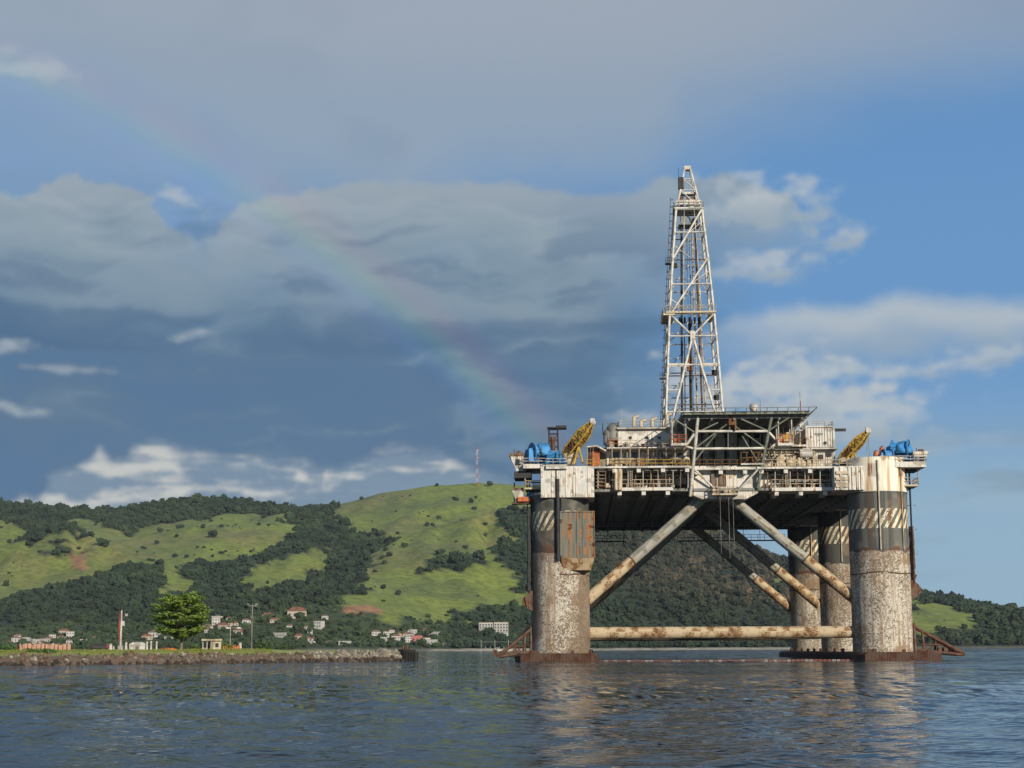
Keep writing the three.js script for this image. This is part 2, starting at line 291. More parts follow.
// ---------------------------------------------------------------- hills
const at = (px, py, D) => { const r = rayOf(px, py); return V3(r.x / -r.z * D, EYE + r.y / -r.z * D, -D); };   // the point of a pixel's ray D metres ahead
const shoreAt = (() => { const f = curve([[-2000, 1420], [-320, 1440], [-60, 1500], [200, 1700], [500, 1780], [900, 1700], [2500, 1650]]); return f; })();
const ridges = [
  { w: 1180, p: .95, pts: [[-500, 500, 2700], [-150, 500, 2700], [0, 508, 2700], [60, 513, 2700], [110, 515, 2720], [150, 507, 2740], [200, 502, 2750], [250, 505, 2720], [285, 514, 2700], [330, 545, 2620], [380, 580, 2550]] },
  { w: 330, p: 1.15, pts: [[-120, 582, 2080], [-20, 570, 2080], [30, 548, 2090], [70, 535, 2100], [100, 549, 2070], [122, 568, 2040], [150, 590, 2000]] },
  { w: 960, p: 1, pts: [[300, 548, 2700], [335, 514, 2700], [380, 498, 2700], [430, 490, 2690], [480, 487, 2680], [530, 490, 2680], [600, 502, 2680], [680, 526, 2680], [720, 540, 2680], [790, 570, 2680], [850, 592, 2600], [912, 612, 2550]] },
  { w: 560, p: 1.05, pts: [[335, 612, 1790], [370, 572, 1950], [400, 546, 2080], [430, 536, 2130], [470, 526, 2160], [510, 513, 2200], [560, 503, 2250], [640, 520, 2300], [700, 550, 2300]] },
  { w: 420, p: 1.1, pts: [[230, 612, 1800], [255, 575, 1950], [300, 556, 2060], [340, 548, 2150]] },
  { w: 520, p: 1.05, pts: [[800, 606, 2250], [905, 600, 2250], [930, 604, 2240], [970, 616, 2230], [1000, 624, 2200], [1040, 616, 2200], [1120, 600, 2200], [1500, 590, 2200]] },
].map(r => ({ ...r, pts: r.pts.map(p => at(...p)) }));
function rawHeight(x, z) {
  const D = -z, inland = D - shoreAt(x); if (inland < -60) return -6;
  let h = 0, ww = 0, far = 1;
  for (const { pts, w, p } of ridges) {
    let v = 0, bd = 1;
    for (let k = 1; k < pts.length; k++) {
      const a = pts[k - 1], b = pts[k], dx = b.x - a.x, dz = b.z - a.z, t = clamp(((x - a.x) * dx + (z - a.z) * dz) / (dx * dx + dz * dz)), d = Math.hypot((x - a.x - t * dx) * 3.2, z - a.z - t * dz);
      if (d < w) { const e = (a.y + (b.y - a.y) * t) * Math.pow(1 - d / w, p); if (e > v) { v = e; bd = d / w; } }
    }
    if (v > 0) { const e = Math.pow(v, 6); h += e; if (e > ww) { ww = e; far = bd; } }
  }
  h = h > 0 ? Math.pow(h, 1 / 6) : 0;
  const gully = (1 - Math.abs(2 * fbm(x / 230 + 50, z / 420 + 20, 2) - 1)) - .75;
  h += gully * 36 * clamp(h / 60) * sstep(.03, .3, far) + (fbm(x / 80, z / 80, 2) - .5) * 5 * sstep(0, .15, far);
  return Math.min(Math.max(h, 0), 400) * sstep(-10, 130, inland) + mix(-6, 2.2, sstep(-50, 12, inland)) + clamp(inland / 300) * 5;
}
const TX0 = -1500, TX1 = 2050, TZ0 = -1330, TZ1 = -3150, TC = 9, TNX = Math.round((TX1 - TX0) / TC), TNZ = Math.round((TZ0 - TZ1) / TC);
const HG = new Float32Array((TNX + 1) * (TNZ + 1));
for (let j = 0; j <= TNZ; j++) for (let i = 0; i <= TNX; i++) HG[j * (TNX + 1) + i] = rawHeight(TX0 + i * TC, TZ0 - j * TC);
function landHeight(x, z) {
  const fx = clamp((x - TX0) / TC, 0, TNX - .001), fz = clamp((TZ0 - z) / TC, 0, TNZ - .001), i = fx | 0, j = fz | 0, u = fx - i, v = fz - j, n = TNX + 1, o = j * n + i;
  return u + v < 1 ? HG[o] + (HG[o + 1] - HG[o]) * u + (HG[o + n] - HG[o]) * v : HG[o + n + 1] + (HG[o + n] - HG[o + n + 1]) * (1 - u) + (HG[o + 1] - HG[o + n + 1]) * (1 - v);
}
function onLand(px, py) {                              // where a pixel's ray first meets the hills
  const r = rayOf(px, py); r.divideScalar(-r.z);
  for (let D = 1380; D < 3140; D += 4) if (EYE + r.y * D < landHeight(r.x * D, -D)) return V3(r.x * D, landHeight(r.x * D, -D), -D);
  return null;
}
function patch(pts) {                                  // outline drawn on the hillside, kept as a plan polygon
  const p = pts.map(([x, y]) => { for (let k = 0; k < 40; k++) { const q = onLand(x, y + k); if (q) return [q.x, q.z]; } return [0, 0]; });
  let x0 = 1e9, x1 = -1e9, z0 = 1e9, z1 = -1e9; for (const [x, z] of p) { x0 = Math.min(x0, x); x1 = Math.max(x1, x); z0 = Math.min(z0, z); z1 = Math.max(z1, z); }
  return (x, z) => { if (x < x0 || x > x1 || z < z0 || z > z1) return false; let c = false; for (let i = 0, j = p.length - 1; i < p.length; j = i++) if ((p[i][1] > z) !== (p[j][1] > z) && x < (p[j][0] - p[i][0]) * (z - p[i][1]) / (p[j][1] - p[i][1]) + p[i][0]) c = !c; return c; };
}
const meadows = [
  [[70, 521], [88, 518], [106, 520], [114, 530], [126, 537], [150, 527], [175, 522], [200, 519], [250, 514], [292, 516], [290, 536], [276, 552], [244, 561], [216, 568], [190, 562], [170, 568], [150, 561], [122, 566], [106, 558], [96, 542], [80, 534]],
  [[-60, 566], [0, 560], [22, 548], [45, 537], [70, 531], [100, 546], [124, 564], [104, 575], [72, 583], [40, 592], [0, 600], [-60, 604]],
  [[-60, 518], [5, 520], [20, 530], [28, 548], [0, 560], [-60, 564]],
  [[158, 562], [178, 562], [192, 592], [176, 600], [162, 582]],
  [[240, 580], [276, 560], [336, 548], [334, 566], [298, 582], [252, 594]],
  [[332, 513], [380, 497], [430, 489], [480, 486], [530, 488], [560, 500], [560, 600], [524, 606], [470, 612], [430, 622], [384, 618], [346, 606], [360, 590], [370, 566], [380, 548], [404, 541], [384, 536], [346, 531]],
  [[905, 598], [940, 604], [972, 615], [990, 622], [962, 628], [930, 640], [900, 640]],
  [[765, 562], [790, 570], [805, 590], [780, 584]],
].map(patch);
const woods = [[[414, 574], [440, 561], [466, 557], [484, 562], [470, 568], [446, 570], [428, 580]], [[494, 521], [530, 510], [560, 508], [560, 536], [512, 537]], [[490, 562], [505, 546], [540, 540], [560, 545], [560, 598], [515, 590], [498, 578]], [[46, 548], [72, 546], [78, 556], [54, 557]]].map(patch);
const earth = [[[345, 608], [378, 606], [379, 614], [348, 614]], [[72, 552], [84, 554], [86, 572], [74, 568]], [[744, 590], [752, 584], [756, 590], [748, 600]]].map(patch);
const isMeadow = (x, z) => { const bx = x / -z + (fbm(x / 30, z / 30, 2) - .5) * .01; if (z < -2540 && bx > -.108 && bx < .012) return true; const jx = x + (fbm(x / 30, z / 30, 4) - .5) * 50, jz = z + (fbm(x / 30 + 40, z / 30, 4) - .5) * 80; return meadows.some(f => f(jx, jz)) && !woods.some(f => f(jx, jz)); };
{
  const n = TNX + 1, pos = new Float32Array(n * (TNZ + 1) * 3), col = new Float32Array(n * (TNZ + 1) * 3), uv = new Float32Array(n * (TNZ + 1) * 2), idx = [];
  for (let j = 0; j <= TNZ; j++) for (let i = 0; i <= TNX; i++) {
    const o = j * n + i, x = TX0 + i * TC, z = TZ0 - j * TC, y = HG[o]; pos.set([x, y, z], o * 3); uv.set([x, z], o * 2);
    const m1 = fbm(x / 130, z / 130, 4), m2 = fbm(x / 22 + 7, z / 30, 3); let c;
    if (isMeadow(x, z)) { c = [.178, .218, .036]; toward(c, .19, .175, .06, sstep(.48, .68, m1) * .75); toward(c, .12, .16, .03, sstep(.48, .68, m2) * .6); toward(c, .205, .245, .042, sstep(.5, .34, m1) * .5); toward(c, .10, .13, .035, sstep(.56, .7, fbm(x / 48 + 70, z / 90, 4)) * .7); }
    else c = -z - shoreAt(x) < 190 && x < -60 ? [.04, .06, .022] : [.02, .034, .015];
    if (earth.some(f => f(x, z))) c = [.33, .17, .085];
    if (-z - shoreAt(x) < 9) c = x > -70 && x < 330 ? [.34, .30, .23] : [.12, .11, .08];
    col.set(c, o * 3);
  }
  for (let j = 0; j < TNZ; j++) for (let i = 0; i < TNX; i++) { const a = j * n + i; if (Math.max(HG[a], HG[a + 1], HG[a + n], HG[a + n + 1]) < -5.5) continue; idx.push(a, a + 1, a + n, a + 1, a + n + 1, a + n); }
  const g = new THREE.BufferGeometry(); g.setAttribute('position', new THREE.BufferAttribute(pos, 3)); g.setAttribute('color', new THREE.BufferAttribute(col, 3)); g.setAttribute('uv', new THREE.BufferAttribute(uv, 2)); g.setIndex(idx); g.computeVertexNormals();
  const grassTex = texture(512, 60, (u, v, c) => { const n1 = fbm(u * 12, v * 12, 5, 12, 12), k = .93 + .5 * (n1 - .5); set3(c, k, k, k * .98); });
  tag(meshOf('hills', g, new THREE.MeshStandardMaterial({ vertexColors: true, roughness: .95, map: grassTex })), 'green hills with meadows and woods along the bay', 'hill', null, 'structure');
}
// tree crowns: lumpy clusters of leaf clumps
function crownGeometry(seed, lobes, spread, flat, detail = 1, rag = .34) {
  const r = mulberry(seed), out = [];
  for (let k = 0; k < lobes; k++) {
    const g = new THREE.IcosahedronGeometry(1, detail), P = g.attributes.position, s = .26 + .26 * r(), a = r() * 6.28, d = spread * Math.sqrt(r()), cy = .62 + (r() - .5) * flat * (1.1 - d), sh = r() * 90;
    for (let q = 0; q < P.count; q++) {
      const v = V3(P.getX(q), P.getY(q), P.getZ(q)), w = 1 + rag * (2 * vnoise(v.x * 2.3 + sh + v.z * 1.7, v.y * 2.3 + sh) - 1) + rag * .9 * (2 * vnoise(v.x * 6 + sh, v.y * 6 + v.z * 5) - 1);
      v.multiplyScalar(s * w); P.setXYZ(q, v.x + Math.cos(a) * d, v.y * .82 + cy, v.z + Math.sin(a) * d);
    }
    g.computeVertexNormals(); out.push(g);
  }
  return mergeGeometries(out);
}
const woodLeaf = M([1, 1, 1], { roughness: .9 });
{
  const kinds = [crownGeometry(1, 8, .55, .6, 2, .62), crownGeometry(2, 10, .6, .55, 2, .62), crownGeometry(3, 7, .46, .95, 2, .62), crownGeometry(4, 9, .66, .4, 2, .62)];
  const spots = kinds.map(() => []), r = mulberry(99);
  for (let x = -1130; x < 1150; x += 7.6) for (let z = -1440; z > -3000; z -= 9) {
    const X = x + (r() - .5) * 8, Z = z + (r() - .5) * 9, k = r(), sz = r(), t1 = r(), t2 = r(); if (Math.abs(X / Z) > .36 + .02) continue;
    const inland = -Z - shoreAt(X); if (inland < 16) continue;
    const y = landHeight(X, Z); if (earth.some(f => f(X, Z))) continue;
    const mead = isMeadow(X, Z), town = inland < 190 && (X < -60 || X > 1200); let size;
    if (mead) { if (k > .008 + .10 * sstep(.55, .72, fbm(X / 55 + 5, Z / 75, 3))) continue; size = 1.2 + 3.2 * sz * sz; }
    else { if (town && k > .93) continue; size = mix(2.6, 7.2, sz ** 2.6) * (.55 + 1.0 * fbm(X / 55 + 31, Z / 55, 3)); if (town) size *= .75; }
    const q = (t1 * 4) | 0, br = sstep(.48, .66, fbm(X / 110 + 80, Z / 110, 3)), rocky = sstep(60, 140, X) * sstep(520, 400, X) * sstep(1850, 1950, -Z);
    const v = (.55 + .7 * t2 + .5 * (fbm(X / 40 + 3, Z / 40 + 12, 3) - .3)) * .92 * (1 - .25 * sstep(60, 140, X) * sstep(520, 400, X)), col = [.020 * v, .038 * v, .018 * v]; toward(col, .034 * v, .055 * v, .019 * v, br * .7); toward(col, .085 * v, .068 * v, .042 * v, rocky * (.2 + .75 * t2 * t2) * (.4 + 1.1 * fbm(X / 60 + 15, Z / 120, 3)));
    if (town) toward(col, .045 * v, .075 * v, .024 * v, .6);
    spots[q].push([X, y - size * .12, Z, size * (.85 + .3 * r()), size * (.75 + .5 * sz * r()) * (rocky > .5 ? 1.1 : 1), r() * 6.28, col]);
  }
  const m4 = new THREE.Matrix4(), qn = new THREE.Quaternion(), up = V3(0, 1, 0), cc = new THREE.Color();
  spots.forEach((list, q) => {
    const im = new THREE.InstancedMesh(kinds[q], woodLeaf, list.length); im.name = numbered('hillside_forest');
    list.forEach(([x, y, z, s, h, a, col], k) => { m4.compose(V3(x, y, z), qn.setFromAxisAngle(up, a), V3(s, h * 1.15, s)); im.setMatrixAt(k, m4); im.setColorAt(k, cc.setRGB(...col)); });
    im.castShadow = im.receiveShadow = true; scene.add(im);
    tag(im, 'dense dark green forest covering the hillsides', 'forest', null, 'stuff');
  });
  console.log('forest', spots.map(s => s.length).join(' '));
}

// ---------------------------------------------------------------- the drilling rig
// local frame: x right, y up from the water, z towards the viewer; w below is depth behind the front columns
const TH = 2.25 * D2R, DIR = V3(Math.sin(TH), 0, -Math.cos(TH)), RT = V3(Math.cos(TH), 0, Math.sin(TH));
const RIG = (() => { const r = rayOf(721.3, 648); r.divideScalar(-r.z); return V3(r.x * 288, 0, -288); })();
const eyeRig = V3(0, EYE, 0).sub(RIG);
const R2 = (px, py, w) => { const r = rayOf(px, py), t = (w - eyeRig.dot(DIR)) / r.dot(DIR), p = r.multiplyScalar(t).add(eyeRig); return V3(p.dot(RT), p.y, -w); };   // a pixel's ray meets the plane at depth w
const toWorld = (u, v, w) => V3(RIG.x, 0, RIG.z).addScaledVector(RT, u).addScaledVector(DIR, w).setY(v);
const B = (g, px0, px1, py0, py1, w0, w1) => { const a = R2(px0, py1, w0), b = R2(px1, py0, w0); return g.box(a.x, b.x, a.y, b.y, -w1, -w0); };
const rigThing = (name, label, cat, group) => { const o = thing(name, label, cat, [RIG.x, 0, RIG.z], -TH, group); return o; };
const rig = rigThing('drilling_rig', 'huge weathered semi-submersible drilling rig on six thick columns', 'oil rig');
const CU = 27.65, ROWS = [0, 42, 84], CR = 5.1, DECK0 = 29.2, DECK1 = 33.9;

// pontoons
for (const s of [-1, 1]) {
  const g = new Geo(), x0 = s * (CU + .6) - 6.9, x1 = s * (CU + .6) + 6.9, c = 1.6;
  const prof = [[x0, -3], [x1, -3], [x1, .95], [x1 - .5, 1.35], [x0 + .5, 1.35], [x0, .95]];
  const za = 13, zb = -98;
  const ring = (z, k = 1) => prof.map(([x, y]) => V3((x - (x0 + x1) / 2) * k + (x0 + x1) / 2, y, z));
  const rings = [ring(za, .86), ring(za - c, 1), ring(zb + c, 1), ring(zb, .86)];
  g.face(rings[0]); g.face(rings[3].slice().reverse());
  for (let k = 0; k < 3; k++) for (let q = 0; q < 6; q++) { const a = rings[k], b = rings[k + 1], n = (q + 1) % 6; g.face([a[q], b[q], b[n], a[n]]); }
  const p = g.mesh('pontoon', mat.pontoon, rig);
  const d = new Geo();
  for (let k = 0; k < 7; k++) { const z = za - 2 - k * 1.6 + rr(-.3, .3), x = rr(x0 + 1, x1 - 1); d.box(x, x + rr(.3, .9), 1.35, 1.35 + rr(.2, .7), z, z + rr(.3, .9)); }
  for (let k = 0; k < 9; k++) { const z = -10 - k * 9, x = s * -1 > 0 ? x1 - .9 : x0 + .9; d.bar(V3(x, 1.3, z), V3(x, 1.95, z), .22, 6).bar(V3(x, 1.3, z + 1), V3(x, 1.95, z + 1), .22, 6); }
  d.pieces('bitts', mat.pontoon, p);
}
// columns: paint bands, hazard stripes, marine growth
function columnTex(seed, dim, brown) {
  const circ = 2 * Math.PI * CR, hgt = DECK1 + .6, r = seed * 7.3;
  const t = texture(768, 1, (u, v, c) => {
    const y = v * hgt, x = u * circ, n = fbm(u * 12 + r, v * 13, 5, 12, 256), s = fbm(u * 70, v * 3 + r, 4, 70, 256), f = vnoise(u * 250, v * 254 + r, 250, 256), f2 = vnoise(u * 120, v * 130 + r, 120, 256);
    const wob = (fbm(u * 20, r, 3, 20, 256) - .5) * .9;
    if (y > 28.5) {                                      // white paint with rust runs
      set3(c, .90, .875, .81); toward(c, .70, .52, .34, sstep(.58, .74, s) * .6); toward(c, .55, .5, .44, sstep(.6, .75, n) * .45); toward(c, .5, .32, .2, sstep(.67, .72, n * .5 + s * .5) * .8);
    } else if (y > 18.3 + wob) {                         // grey band
      set3(c, .42 - dim, .42 - dim, .40 - dim); toward(c, .27, .27, .26, sstep(.45, .65, s) * .8); toward(c, .52, .51, .46, sstep(.52, .7, n) * .5); toward(c, .45, .26, .14, sstep(.6, .76, s * .7 + n * .3) * .75);
      const st = ((x - (y - 22.2) * .62) / 1.33) % 1;
      if (y > 22.2 && y < 25.6 && (st + 1) % 1 < .5 && n * .6 + f * .4 < .64) { c[0] = .86; c[1] = .83; c[2] = .73; toward(c, .62, .5, .34, sstep(.45, .65, s) * .6); }
      const edge = y - (18.3 + wob); toward(c, .36, .22, .17, sstep(.75, -.2, (edge - (n - .5) * 3) / (brown > .4 ? 2.2 : .55)) * .8);
    } else {                                             // barnacles and dried growth
      set3(c, .69, .665, .615); const k = f * .45 + f2 * .3 + n * .45;
      toward(c, .41, .355, .29, sstep(.56, .74, k) * .9); toward(c, .82, .79, .73, sstep(.52, .38, k) * .65); toward(c, .52, .43, .34, sstep(.5, .68, s) * .45); toward(c, .38, .31, .245, brown * sstep(.4, .58, fbm(u * 5 + .4, v * 4 + r, 4, 5, 256))); toward(c, .50, .40, .30, sstep(.6, .74, fbm(u * 9, v * 9 + r, 4, 9, 256) * .7 + s * .3) * .7); toward(c, .56, .47, .41, sstep(16, 18.2, y + (n - .5) * 8) * .2);
      if (Math.abs(y - 14.6 - Math.sin(x * .7) * .15) < .12 && n > .42) set3(c, .3, .22, .16);
    }
  });
  t.repeat.set(1, 1); return t;
}
const colMats = [columnTex(1, .15, .6), columnTex(2, .03, .0), columnTex(3, .1, .25)].map(t => new THREE.MeshStandardMaterial({ map: t, roughness: .85 }));
const colGeo = new THREE.CylinderGeometry(CR, CR, DECK1 + .6 + .0, 56, 1, true).translate(0, (DECK1 + .6) / 2, 0);
const colShort = new THREE.CylinderGeometry(CR, CR, 28.8, 56, 1, true).translate(0, 14.4, 0); { const uv = colShort.attributes.uv; for (let k = 0; k < uv.count; k++) uv.setY(k, uv.getY(k) * 28.8 / (DECK1 + .6)); }
const columns = [];
for (const [iw, w] of ROWS.entries()) for (const s of [-1, 1]) {
  const big = iw !== 1, m = meshOf('column', iw === 0 && s < 0 ? colShort : colGeo, colMats[iw ? 2 : s < 0 ? 0 : 1], rig);
  m.position.set(s * CU, 0, -w); m.rotation.y = iw * 1.1 + (s > 0 ? 2.1 : .35); if (!big) m.scale.set(.86, 1, .86);
  columns.push(m);
  // pipes, ladders and collars are sub-parts: they need the column's own axes
  const inv = m.rotation.y, loc = (x, y, z) => V3(x * Math.cos(inv) - z * Math.sin(inv), y, x * Math.sin(inv) + z * Math.cos(inv));
  const g = new Geo();
  for (const y of iw === 0 && s < 0 ? [1.2] : [1.2, 28.5]) { const t = new THREE.TorusGeometry(CR + .03, .1, 5, 56).rotateX(Math.PI / 2).translate(0, y, 0); g.add(t); }
  g.pieces('collar', iw ? mat.rust : mat.grey, m);
  const pg = new Geo();
  for (const [a, r0] of s > 0 ? [[-.12, .13], [.72, .09]] : [[-.1, .2], [.06, .12]]) { const x = Math.sin(a) * (CR + .2), z = Math.cos(a) * (CR + .2); pg.bar(loc(x, 18.6, z), loc(x, DECK1, z), r0, 6); }
  pg.pieces('vertical_pipe', s > 0 ? mat.cream : mat.dark, m);
  if (iw === 0) {
    const lg = new Geo(), a = s > 0 ? 1.5 : -1.45, x = Math.sin(a) * (CR + .55), z = Math.cos(a) * (CR + .55), y0 = s > 0 ? 15 : 12;
    for (const k of [-.35, .35]) lg.bar(loc(x, y0, z + k), loc(x, DECK1, z + k), .09, 4);
    for (let y = y0; y < DECK1; y += .9) lg.bar(loc(x, y, z - .35), loc(x, y, z + .35), .06, 4);
    for (let y = y0 + 3; y < DECK1; y += 4.2) lg.bar(loc(x - s * .6, y, z), loc(x, y, z), .07, 4).bar(loc(x + s * .7, y, z - .5), loc(x + s * .7, y, z + .5), .06, 4);
    lg.mesh('ladder', mat.dark, m);
    // rusty anchor fairlead hanging on the outer side
    const fg = new Geo(), b = s > 0 ? 1.42 : -1.3;
    const fl = new Geo(), fy = s > 0 ? 11.6 : 10, fx = k => Math.sin(b) * (CR + k), fz = k => Math.cos(b) * (CR + k);
    for (const dz of [-.55, .55]) fl.hexa([loc(fx(-.3), fy - 1.6, fz(0) + dz + .12), loc(fx(.9), fy - .9, fz(0) + dz + .12), loc(fx(.9), fy - .9, fz(0) + dz - .12), loc(fx(-.3), fy - 1.6, fz(0) + dz - .12), loc(fx(-.3), fy + 2.2, fz(0) + dz + .12), loc(fx(1.3), fy + 1.1, fz(0) + dz + .12), loc(fx(1.3), fy + 1.1, fz(0) + dz - .12), loc(fx(-.3), fy + 2.2, fz(0) + dz - .12)]);
    fl.bar(loc(fx(.8), fy + .2, fz(0) - .4), loc(fx(.8), fy + .2, fz(0) + .4), .95, 14).bar(loc(fx(.2), fy + 1.6, fz(0)), loc(fx(.7), fy + 2.9, fz(0) + .3), .4, 7); fl.mesh('fairlead', mat.rust, m);
    for (let k = 0; k < 4; k++) { const top = s > 0 ? 22.5 : 26, bot = s > 0 ? 13 : 12, ex = CR + .35 + .2 * (k % 2); let y = bot; while (y < top) { fg.bar(loc(Math.sin(b) * ex + rr(-.06, .06), y, Math.cos(b) * ex + k * .42 - .6), loc(Math.sin(b) * ex + rr(-.06, .06), y + .95, Math.cos(b) * ex + k * .42 - .6), rr(.15, .26), 5); y += .8; } }
    fg.mesh('fairlead_chain', s > 0 ? mat.rust : mat.dark, m);
  }
}
// braces
const growthLine = 17.3;
for (const w of ROWS) {
  for (const s of [-1, 1]) {
    const a = V3(s * (CU - CR * .9), 10.4, -w), b = V3(s * .9, 29.6, -w - (w ? 0 : 3.2)), t = (growthLine - a.y) / (b.y - a.y), c = a.clone().lerp(b, t);
    const g = new Geo().bar(c.clone().addScaledVector(b.clone().sub(a), .0), b, .93, 14, .93, false).mesh('diagonal_brace', mat.brace, rig);
    new Geo().bar(a, c, .98, 14).mesh('growth_crust', mat.pipe, g);
    const k = new Geo(); k.add(new THREE.TorusGeometry(1.02, .1, 5, 14).applyQuaternion(new THREE.Quaternion().setFromUnitVectors(V3(0, 0, 1), b.clone().sub(a).normalize())).translate(c.x, c.y, c.z)); k.mesh('weld_ring', mat.rust, g);
  }
  new Geo().bar(V3(-CU + 4.6, 4.75, -w), V3(CU - 4.6, 4.75, -w), 1.04, 16).mesh('horizontal_brace', mat.pipe, rig);
}
// rusty square sponson on the front left column
{
  const a = R2(561, 570, -5.7), b = R2(594, 512, -5.7), g = new Geo(), x0 = a.x, x1 = b.x, y1 = b.y, yc = R2(561, 558, -5.7).y, y0 = a.y;
  g.hexa([V3(x0, yc, 5.7), V3(x1, yc, 5.7), V3(x1, yc, -3), V3(x0, yc, -3), V3(x0, y1, 5.7), V3(x1, y1, 5.7), V3(x1, y1, -3), V3(x0, y1, -3)]);
  const sp = g.mesh('sponson', mat.sponson, rig);
  new Geo().hexa([V3(x0 + .4, y0, 4.9), V3(x1 - .7, y0, 4.9), V3(x1 - .7, y0, -3), V3(x0 + .4, y0, -3), V3(x0 + .02, yc - .01, 5.68), V3(x1 - .02, yc - .01, 5.68), V3(x1 - .02, yc - .01, -3), V3(x0 + .02, yc - .01, -3)]).mesh('tapered_foot', mat.growth, sp);
  const pl = new Geo(); for (const q of [.0, .5, 1]) pl.box(mix(x0, x1, q) - .1, mix(x0, x1, q) + .1, yc, y1 + .15, 5.7, 5.8); pl.box(x0 - .1, x1 + .1, y1, y1 + .18, -3, 5.86); pl.pieces('stiffener', mat.sponson, sp);
  new Geo().bar(V3(x0 - .45, 17, 5.5), V3(x0 - .45, 31, 5.5), .34, 8).mesh('riser_pipe', mat.dark, rig);
  new Geo().bar(V3(x0 + 3.2, y1, 3), V3(x0 + 3.2, 33, 3), .25, 8).bar(V3(x0 + 1.2, y1, 3.6), V3(x0 + 1.2, 33, 3.6), .16, 8).bar(V3(x1 - 2.2, y1, 1.5), V3(x1 - 2.2, 31.5, 1.5), .2, 8).pieces('riser_pipe', mat.rust, rig);
}
// deck hull: dark underside with girders, white bow face, corner casings over the columns
{
  const g = new Geo().box(-30.6, 30.6, DECK0, DECK1, -88, -4.4); const hull = g.mesh('deck_hull', mat.hullDark, rig);
  const gd = new Geo(); for (let k = 0; k < 14; k++) gd.box(-29, 29, DECK0 - .75, DECK0 - .003, -8 - k * 6 - .2, -8 - k * 6 + .2); for (const x of [-20, -10, 10, 20]) gd.box(x - .25, x + .25, DECK0 - 1.1, DECK0 - .76, -86, -6); gd.pieces('girder', mat.hullDark, hull);
  for (const [z, x0, x1] of [[-86, -29, -14], [-86, -2, 22], [-44, -21, 19]]) { const cw = new Geo().box(x0, x1, DECK0 - 3.3, DECK0 - 3.1, z - .8, z + .8).rail(V3(x0, DECK0 - 3.1, z + .8), V3(x1, DECK0 - 3.1, z + .8), 1.2, .06, 1.5); for (let x = x0; x <= x1; x += 3.7) cw.bar(V3(x, DECK0 - 3.2, z + .7), V3(x, DECK0, z + .7), .07, 4); cw.mesh('hanging_catwalk', mat.dark, hull); }
  new Geo().box(-23, 30.2, DECK0 - .02, DECK0 + .45, -4.398, .9).mesh('keel_plate', mat.hullDark, hull);
  // bow box with chamfered keel
  const wf = -.6, pts = [[690, 466], [690, 494], [702, 499], [746, 499], [758, 493], [760, 466]].map(([x, y]) => R2(x, y, wf)), bg = new Geo(), back = pts.map(p => p.clone().setZ(-4.4));
  bg.face(pts); for (let k = 0; k < 6; k++) { const n = (k + 1) % 6; bg.face([pts[n], pts[k], back[k], back[n]]); }
  const bow = bg.mesh('bow_box', mat.white, rig);
  const det = new Geo(); B(det, 711.5, 716.5, 466, 487, -1.0, -.6); B(det, 719, 726, 469, 486, -.8, -.6); det.mesh('pipe_casing', mat.rustPlate, bow);
  const bk = new Geo(); B(bk, 712, 738, 493.4, 495, -2.4, -.6); const b0 = R2(712, 493.4, -2.4), b1 = R2(738, 493.4, -2.4); bk.rail(b0, b1, 1.15, .08, 1.1); bk.rail(b0, V3(b0.x, b0.y, .6), 1.15, .08, 1.8); bk.rail(b1, V3(b1.x, b1.y, .6), 1.15, .08, 1.8); B(bk, 713, 718, 488, 493.4, -1.9, -.9); B(bk, 724, 731, 489, 493.4, -1.7, -.8); bk.mesh('work_basket', mat.cream, rig);
  const wr = new Geo(); for (const [x, y] of [[720, 540], [728.5, 546], [733, 520]]) { const a = R2(x, 497, -1.6); wr.bar(a, V3(a.x, a.y - rr(8, 13), a.z), .05, 4); } wr.pieces('hanging_wire', mat.steel, bow);
  // casings
  const cl = new Geo(); B(cl, 541, 594, 466, 497.5, -5.4, 5); for (const x of [552, 566, 576, 588]) B(cl, x - .3, x + .3, 467, 497, -5.5, -5.4); cl.mesh('corner_casing', mat.white, rig);
  const cr = new Geo(); B(cr, 835, 863.5, 466, 490, -4.4, 6); for (const x of [841, 849.5, 853, 857.5, 862]) B(cr, x - .5, x + .5, 466.5, 489.5, -4.6, -4.4); cr.mesh('corner_casing', mat.white, rig);
  const pw = new Geo(); for (const [y0, y1] of [[471, 474], [477, 480], [482, 487]]) B(pw, 836, 848, y0, y1, -4.64, -4.4); pw.pieces('access_panel', mat.cream, rig);
}
// main deck plate and front walkways
function walkway(px0, px1, py, w0, w1, m, thick = .45, railH = 1.25, sp = 1.6, ends = true) {
  const a = R2(px0, py, w0), b = R2(px1, py, w0), g = new Geo().box(a.x, b.x, a.y - thick, a.y, -w1, -w0), o = g.mesh('walkway', mat.white, rig);
  const r = new Geo().rail(a.clone().setZ(-w0 - .08), b.clone().setZ(-w0 - .08), railH, .075, sp); if (ends) { r.rail(a, V3(a.x, a.y, -w1), railH, .07, 1.4).rail(b, V3(b.x, b.y, -w1), railH, .07, 1.4); } r.mesh('railing', m, o);
  const br = new Geo(); for (let x = a.x + .8; x < b.x; x += 4.2) br.box(x - .35, x + .35, a.y - thick - .75, a.y - thick, -w1, -w0 - .3); br.pieces('bracket', mat.white, o); return o;
}
walkway(615, 673, 487.6, -1.6, 4.4, mat.cream, .55, 1.4, 1.1);
walkway(772, 836, 487.6, -1.6, 4.4, mat.cream, .6, 1.4, 1.3);
walkway(586, 690, 466.5, -2.6, 4.4, mat.yellow, .3, 1.2, 1.5);
walkway(757, 862, 466.8, -2.6, 4.4, mat.cream, .35, 1.25, 1.3);
walkway(692, 760, 467.2, -2.4, 4.4, mat.ochre, .45, 1.3, 1.3, false);
